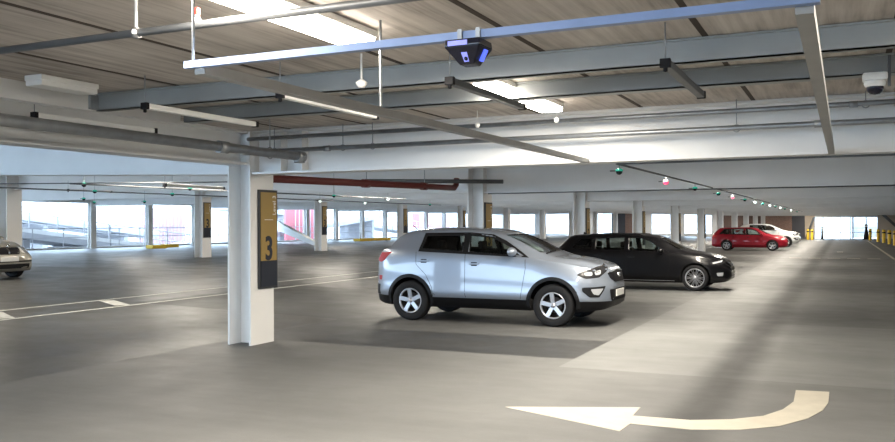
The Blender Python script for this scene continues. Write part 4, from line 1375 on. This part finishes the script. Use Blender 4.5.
# silver compact SUV
SUV_PAINT = paint_mat('silver_blue_paint', (0.25, 0.285, 0.34), .45, .34)
SUV = dict(name='silver_suv', L=4.44, W=1.84, ra=.90, fa=3.54, r=.352, ar=.405, archup=.015, paint=SUV_PAINT,
    clad=True, archtrim=.055, wheel='five', floor=.42, sill=.43, n=84,
    bot=[(0, .40), (.08, .30), (.5, .25), (1.2, .24), (3.2, .24), (3.9, .24), (4.25, .27), (4.40, .34), (4.44, .42)],
    top=[(0, .88), (.04, 1.00), (.12, 1.13), (.25, 1.25), (.40, 1.39), (.52, 1.50), (.64, 1.56), (.9, 1.615), (1.5, 1.65), (2.1, 1.635), (2.45, 1.585), (2.7, 1.50), (3.1, 1.33), (3.38, 1.195), (3.55, 1.145), (3.8, 1.115), (4.05, 1.07), (4.25, 1.015), (4.36, .965), (4.41, .90), (4.44, .74)],
    w=[(0, .38), (.03, .48), (.10, .60), (.20, .70), (.33, .80), (.52, .88), (.9, .918), (2.2, .915), (3.5, .918), (3.9, .90), (4.15, .84), (4.30, .74), (4.40, .58), (4.44, .42)],
    belt=[(0, .84), (.10, 1.12), (.4, 1.26), (1.0, 1.245), (2.0, 1.20), (3.0, 1.13), (3.4, 1.09), (3.8, 1.03), (4.2, .93), (4.44, .70)],
    wbelt=[(0, .36), (.10, .57), (.3, .74), (.55, .82), (.9, .865), (2.2, .875), (3.1, .875), (3.6, .85), (4.0, .80), (4.2, .72), (4.44, .36)],
    wroof=[(0, .5), (.2, .60), (.45, .635), (1.2, .665), (2.2, .665), (2.7, .66), (3.1, .69), (3.4, .72), (3.8, .68), (4.2, .58), (4.44, .3)],
    edge=[(0, .86), (.14, 1.11), (.38, 1.31), (.56, 1.43), (.74, 1.52), (1.0, 1.57), (1.6, 1.59), (2.2, 1.565), (2.5, 1.51), (2.8, 1.41), (3.1, 1.27), (3.4, 1.145), (3.8, 1.085), (4.2, .985), (4.38, .90), (4.44, .71)],
    cab=(.42, 3.30), dark=(0,), seat_x=2.25, seat_top=1.22, dash=3.0, dash_z=1.10,
    side_win=[[(1.10, 1.245), (1.92, 1.215), (1.90, 1.535), (1.15, 1.525)], [(2.02, 1.21), (2.98, 1.165), (2.62, 1.395), (2.38, 1.50), (1.98, 1.535)]],
    win_frame=[[(1.06, 1.225), (1.2, 1.218), (3.12, 1.138), (2.66, 1.42), (2.42, 1.525), (1.98, 1.56), (1.12, 1.55)]], framew=.06,
    pillar=[(1.91, 2.02, 1.21, 1.54, -.02)],
    screen=[(-.68, 1.20), (.68, 1.20), (.57, 1.535), (0, 1.55), (-.57, 1.535)], scx=(2.35, 3.9),
    rearscreen=[(-.58, 1.24), (.58, 1.24), (.52, 1.50), (-.52, 1.50)], rsx=.85,
    seams=[[(1.97, 1.20), (1.97, .50), (1.99, .44)], [(3.06, 1.13), (3.07, .95), (3.00, .55), (2.98, .44)], [(1.02, 1.22), (1.03, 1.0), (1.22, .82), (1.34, .60), (1.36, .44)], [(1.36, .50), (1.40, .465)]],
    handles=[(1.18, 1.06), (2.14, 1.02)], mirror=(2.86, 1.215), fin=None, antenna=(.62, 1.615),
    patches=[
        ('headlight', rounded([(-.42, 1.03), (-.10, .985), (.20, .93), (.30, .86), (.18, .80), (-.05, .82), (-.25, .90)], .02), 'corner', M['lamp_dark'], .005, .02, (4.15, .66)),
        ('headlight_reflector', rounded([(-.14, .935), (.02, .92), (.02, .855), (-.10, .87)], .03), 'corner', M['lens'], .008, .02, (4.15, .66)),
        ('headlight_reflector', rounded([(.06, .915), (.19, .90), (.19, .85), (.07, .85)], .03), 'corner', M['lens'], .008, .02, (4.15, .66)),
        ('headlight_trim', [(-.38, 1.012), (-.10, .965), (.12, .925), (.12, .935), (-.10, .978), (-.38, 1.022)], 'corner', M['chrome'], .008, .02, (4.15, .66)),
        ('grille', rounded([(-.46, .89), (-.12, .915), (.12, .915), (.46, .89), (.42, .79), (.30, .73), (-.30, .73), (-.42, .79)], .03), 'front', M['black'], .006, .02),
        ('grille_frame', [(-.44, .885), (-.12, .91), (.12, .91), (.44, .885), (.44, .897), (.12, .922), (-.12, .922), (-.44, .897)], 'front', M['chrome'], .012, .02),
        ('lower_intake', rounded([(-.55, .62), (.55, .62), (.50, .43), (-.50, .43)], .04), 'front', M['black'], .004, .02),
        ('fog_surround', rounded([(-.16, .68), (.24, .66), (.24, .60), (.14, .50), (-.02, .50)], .02), 'corner', M['trim'], .005, .02, (4.15, .66)),
        ('fog_lamp', rounded([(-.10, .645), (.12, .635), (.08, .55), (-.01, .535)], .02), 'corner', M['lens'], .009, .02, (4.15, .66)),
        ('number_plate', [(-.26, .60), (.26, .60), (.26, .49), (-.26, .49)], 'front', M['plate'], .018, .02),
        ('tail_light', rounded([(-.30, 1.215), (.22, 1.175), (.16, 1.045), (-.02, 1.02), (-.14, 1.06)], .03), 'rcorner', M['redlens'], .008, .02, (.14, .78)),
        ('reflector', rounded([(-.07, .78), (.06, .78), (.05, .70), (-.05, .70)], .01), 'rcorner', M['redlens'], .006, .02, (.14, .78)),
        ('rear_plate', [(-.26, .98), (.26, .98), (.26, .87), (-.26, .87)], 'rear', M['plate_y'], .01, .02),
        ('rear_bumper_trim', [(-.7, .62), (.7, .62), (.7, .44), (-.7, .44)], 'rear', M['trim'], .006, .02),
        ('wiper', [(3.30, -.02), (3.33, -.02), (3.36, -.62), (3.34, -.62)], 'top', M['black'], .02, .012),
        ('bonnet_seam', [(3.50, -.60), (3.508, -.60), (3.508, .60), (3.50, .60)], 'top', M['under'], .001, .004),
        ('sill_moulding', [(1.45, .545), (2.92, .53), (2.92, .505), (1.45, .52)], 'side', SUV_PAINT, .010, .02),
    ])
suv, bvh = make_car(SUV, 'silver five-door SUV parked beyond the sign column, nearest of the cars')
place(suv, (-4.38, 14.42), SUV, 0, math.radians(.3))
# oval badge on the grille
hb = bvh.ray_cast(Vector((5, 0, .84)), Vector((-1, 0, 0)))[0]
m = MB(); m.lathe([(.001, .012), (.055, .012), (.062, .006), (.062, -.03)], (0, 0, 0), (1, 0, 0), M['chrome'], 28)
bg = m.build('oval_badge', suv); bg.location = (hb.x + .014, 0, .84); bg.scale = (1, 1.15, .62)
t = text_mesh('KIA', .055, .001, 'badge_lettering'); t.materials.append(M['black'])
o = link('badge_lettering', t, bg); o.location = (.0135, 0, 0); o.rotation_euler = (math.pi / 2, 0, math.pi / 2)

# black estate
BLK_PAINT = paint_mat('black_paint', (0.004, 0.004, 0.005), .0, .3, .35)
BLK = dict(frame_mat=BLK_PAINT, name='black_estate_car', L=4.62, W=1.81, ra=.99, fa=3.80, r=.325, ar=.365, archup=.01, paint=BLK_PAINT,
    wheel='multi', floor=.30, sill=.30, n=84,
    bot=[(0, .34), (.1, .24), (.6, .19), (3.3, .18), (4.2, .19), (4.5, .22), (4.62, .30)],
    top=[(0, .82), (.03, .94), (.10, 1.03), (.22, 1.15), (.42, 1.33), (.50, 1.385), (.62, 1.41), (1.2, 1.43), (2.0, 1.44), (2.5, 1.415), (2.8, 1.36), (3.05, 1.26), (3.35, 1.10), (3.52, 1.01), (3.7, .975), (4.0, .935), (4.3, .86), (4.5, .77), (4.58, .68), (4.62, .56)],
    w=[(0, .60), (.04, .74), (.15, .83), (.4, .875), (.99, .895), (2.2, .892), (3.7, .893), (4.1, .865), (4.35, .78), (4.5, .66), (4.58, .52), (4.62, .40)],
    belt=[(0, .80), (.12, .95), (.5, 1.01), (1.5, .99), (2.5, .96), (3.3, .93), (3.8, .87), (4.3, .77), (4.62, .58)],
    wbelt=[(0, .58), (.12, .76), (.4, .82), (1.0, .845), (2.2, .85), (3.2, .845), (3.8, .81), (4.2, .73), (4.62, .36)],
    wroof=[(0, .5), (.3, .58), (.6, .60), (1.3, .625), (2.2, .625), (2.8, .62), (3.2, .66), (3.5, .70), (4.0, .66), (4.4, .5), (4.62, .3)],
    edge=[(0, .81), (.1, 1.0), (.3, 1.17), (.5, 1.32), (.7, 1.365), (1.4, 1.385), (2.2, 1.38), (2.6, 1.34), (2.9, 1.24), (3.2, 1.08), (3.5, .965), (4.0, .90), (4.4, .77), (4.62, .54)],
    cab=(.7, 3.28), dark=(0, 1), seat_x=2.35, seat_top=1.05, dash=3.05, dash_z=.95,
    side_win=[[(.55, 1.03), (1.15, 1.02), (1.17, 1.34), (.80, 1.31)], [(1.22, 1.02), (2.02, 1.0), (2.0, 1.36), (1.24, 1.35)], [(2.12, .995), (3.05, .965), (2.72, 1.21), (2.45, 1.33), (2.10, 1.36)]],
    win_frame=[[(.48, 1.01), (3.18, .945), (2.78, 1.23), (2.5, 1.355), (2.0, 1.385), (.78, 1.335)]], framew=.05,
    pillar=[(2.02, 2.12, 1.0, 1.36, -.01), (1.15, 1.23, 1.02, 1.345, .01)],
    screen=[(-.66, 1.02), (.66, 1.02), (.54, 1.33), (0, 1.345), (-.54, 1.33)], scx=(2.4, 3.9),
    rearscreen=[(-.56, 1.07), (.56, 1.07), (.48, 1.30), (-.48, 1.30)], rsx=1.0,
    seams=[[(2.07, .98), (2.07, .30)], [(3.16, .94), (3.20, .75), (3.12, .30)], [(1.18, 1.0), (1.2, .9), (1.36, .70), (1.42, .32)], [(1.42, .31), (3.12, .31)]],
    handles=[(1.30, .86), (2.20, .84)], mirror=(2.98, .985), fin=(.78, 1.42),
    patches=[
        ('headlight', rounded([(-.34, .80), (-.05, .79), (.25, .735), (.25, .655), (-.02, .66), (-.25, .71)], .02), 'corner', M['lamp_dark'], .004, .02, (4.35, .64)),
        ('headlight_reflector', rounded([(-.20, .775), (.20, .715), (.20, .68), (-.1, .72)], .02), 'corner', M['lens'], .007, .02, (4.35, .64)),
        ('grille', rounded([(-.28, .70), (-.02, .71), (-.03, .60), (-.22, .59)], .02), 'front', M['chrome'], .004, .02),
        ('grille', rounded([(.02, .71), (.28, .70), (.22, .59), (.03, .60)], .02), 'front', M['chrome'], .004, .02),
        ('fog_lamp', rounded([(-.04, .47), (.14, .46), (.12, .38), (-.02, .38)], .02), 'corner', M['lens'], .005, .02, (4.35, .64)),
        ('number_plate', [(-.26, .50), (.26, .50), (.26, .39), (-.26, .39)], 'front', M['plate'], .012, .02),
        ('tail_light', rounded([(-.22, .96), (.25, .95), (.22, .82), (-.18, .83)], .02), 'rcorner', M['redlens'], .006, .02, (.16, .76)),
        ('rear_plate', [(-.26, .86), (.26, .86), (.26, .75), (-.26, .75)], 'rear', M['plate_y'], .01, .02),
        ('bonnet_seam', [(3.60, -.60), (3.608, -.60), (3.608, .60), (3.60, .60)], 'top', M['under'], .001, .004),
        ('sill_line', [(1.5, .255), (3.3, .25), (3.3, .24), (1.5, .245)], 'side', M['alloy'], .004, .02),
    ], rails=(1.0, 2.5, .60, .03))
o, _ = make_car(BLK, 'black estate car parked just beyond the silver SUV')
place(o, (-3.42, 22.95), BLK)

# red hatchback
RED = dict(BLK); RED.update(name='red_estate_car', L=4.45, fa=3.58, ra=.92, frame_mat=M['trim'], wheel='twin', r=.315, ar=.35, paint=paint_mat('red_paint', (0.20, 0.007, 0.016), .1, .4, .3), n=64, rails=None)
def squeeze(tab, s): return [(a * s, b) for a, b in tab]
for k in ('bot', 'top', 'w', 'belt', 'wbelt', 'wroof', 'edge'): RED[k] = squeeze(BLK[k], 4.45 / 4.62)
RED['seams'] = [squeeze(p, .955) for p in BLK['seams']]
RED['side_win'] = [squeeze(p, .963) for p in BLK['side_win']]; RED['win_frame'] = [squeeze(p, .963) for p in BLK['win_frame']]
RED['pillar'] = [(a * .963, b_ * .963, c, d, e) for a, b_, c, d, e in BLK['pillar']]
RED['patches'] = [
    ('headlight', rounded([(-.28, .80), (-.05, .79), (.20, .735), (.20, .665), (-.02, .66), (-.2, .71)], .02), 'corner', M['lens'], .004, .02, (4.2, .64)),
    ('grille', rounded([(-.42, .66), (.42, .66), (.34, .56), (-.34, .56)], .03), 'front', M['black'], .004, .02),
    ('lower_intake', rounded([(-.5, .46), (.5, .46), (.45, .34), (-.45, .34)], .03), 'front', M['black'], .004, .02),
    ('number_plate', [(-.26, .52), (.26, .52), (.26, .41), (-.26, .41)], 'front', M['plate'], .012, .02),
    ('tail_light', rounded([(-.20, .96), (.2, .95), (.18, .82), (-.16, .83)], .02), 'rcorner', M['redlens'], .006, .02, (.16, .76)),
    ('bonnet_seam', [(3.45, -.60), (3.46, -.60), (3.46, .60), (3.45, .60)], 'top', M['under'], .001, .004)]
o, _ = make_car(RED, 'dark red estate car parked in the distance beyond the black one')
place(o, (-4.0, 56.3), RED)

# white crossover beyond the red car
WHT = dict(SUV); WHT.update(name='white_crossover_car', paint=paint_mat('white_paint', (0.72, 0.74, 0.74), .0, .3), clad=False, archtrim=None, wheel='twin', n=60)
WHT['patches'] = [p for p in SUV['patches'] if p[0] not in ('sill_moulding', 'wiper')]
WHT['dark'] = (0, 1)
o, _ = make_car(WHT, 'white crossover car parked behind the red estate, farthest of the cars')
place(o, (-3.75, 65.4), WHT)

# pale gold saloon at the left edge
SAL = dict(BLK); SAL.update(frame_mat=M['trim'], name='pale_gold_saloon', paint=paint_mat('pale_gold_paint', (0.36, 0.34, 0.29), .5, .35), wheel='twin', n=70, W=1.80, rails=None, fin=None, dark=())
SAL['top'] = [(0, .88), (.04, 1.0), (.12, 1.09), (.5, 1.13), (.75, 1.2), (1.1, 1.36), (1.5, 1.47), (2.0, 1.50), (2.4, 1.48), (2.8, 1.40), (3.1, 1.27), (3.4, 1.12), (3.55, 1.05), (3.75, 1.01), (4.05, .975), (4.35, .91), (4.5, .83), (4.58, .74), (4.62, .58)]
SAL['edge'] = [(0, .86), (.1, 1.03), (.6, 1.08), (1.0, 1.24), (1.4, 1.38), (2.0, 1.43), (2.5, 1.39), (2.9, 1.28), (3.2, 1.12), (3.5, 1.0), (4.0, .94), (4.4, .80), (4.62, .56)]
SAL['belt'] = [(0, .84), (.12, .97), (.5, 1.02), (1.5, 1.01), (2.5, .98), (3.3, .95), (3.8, .90), (4.3, .80), (4.62, .60)]
SAL['w'] = [(0, .66), (.04, .78), (.15, .85), (.4, .88), (.99, .895), (2.2, .892), (3.9, .893), (4.25, .87), (4.45, .80), (4.55, .70), (4.60, .60), (4.62, .50)]
SAL['side_win'] = [[(1.30, 1.06), (2.02, 1.03), (2.0, 1.40), (1.62, 1.37)], [(2.12, 1.02), (3.05, .99), (2.72, 1.25), (2.45, 1.37), (2.10, 1.40)]]
SAL['win_frame'] = [[(1.18, 1.03), (3.18, .97), (2.78, 1.27), (2.5, 1.39), (2.0, 1.425), (1.58, 1.40)]]
SAL['pillar'] = [(2.02, 2.12, 1.02, 1.40, -.01)]
SAL['rearscreen'] = [(-.56, 1.16), (.56, 1.16), (.48, 1.38), (-.48, 1.38)]; SAL['rsx'] = 1.6; SAL['cab'] = (1.2, 3.28)
SAL['patches'] = [
    ('headlight', rounded([(-.30, .84), (-.05, .84), (.26, .80), (.26, .66), (-.02, .655), (-.22, .70)], .03), 'corner', M['lens'], .004, .02, (4.35, .66)),
    ('indicator', rounded([(-.30, .83), (-.16, .84), (-.14, .68), (-.22, .70)], .02), 'corner', M['white'], .007, .02, (4.35, .66)),
    ('grille', rounded([(-.40, .83), (.40, .83), (.34, .67), (-.34, .67)], .04), 'front', M['black'], .004, .02),
    ('grille_frame', [(-.40, .83), (.40, .83), (.40, .85), (-.40, .85)], 'front', M['chrome'], .010, .02),
    ('grille_centre_bar', [(-.02, .84), (.02, .84), (.02, .68), (-.02, .68)], 'front', M['chrome'], .010, .02),
    ('lower_intake', rounded([(-.62, .42), (.62, .42), (.58, .30), (-.58, .30)], .03), 'front', M['black'], .004, .02),
    ('bumper_strip', [(-.72, .50), (.72, .50), (.72, .465), (-.72, .465)], 'front', M['trim'], .006, .02),
    ('number_plate', [(-.26, .60), (.26, .60), (.26, .49), (-.26, .49)], 'front', M['plate'], .012, .02),
    ('tail_light', rounded([(-.22, .98), (.25, .97), (.22, .82), (-.18, .83)], .02), 'rcorner', M['redlens'], .006, .02, (.16, .76)),
    ('bonnet_seam', [(3.60, -.60), (3.608, -.60), (3.608, .60), (3.60, .60)], 'top', M['under'], .001, .004)]
o, bv = make_car(SAL, 'pale gold saloon car cut by the left edge of the picture')
XS, YS = -19.55, 15.25
place(o, (XS - .8, YS), SAL, z=sl(XS - 2.0) + .0)
o.rotation_euler = (0, math.atan(.028), 0)
hb = bv.ray_cast(Vector((5, 0, .78)), Vector((-1, 0, 0)))[0]
m = MB(); m.lathe([(.001, .012), (.045, .012), (.05, .004), (.05, -.02)], (0, 0, 0), (1, 0, 0), M['chrome'], 20)
bg = m.build('round_badge', o); bg.location = (hb.x + .012, 0, .88)

# drop the build-only prototypes that were never placed
for o in list(bpy.data.objects):
    if o.parent is None and o.type == 'EMPTY' and not o.get('label') and o.name != 'camera':
        for ch in list(o.children): bpy.data.objects.remove(ch)
        bpy.data.objects.remove(o)
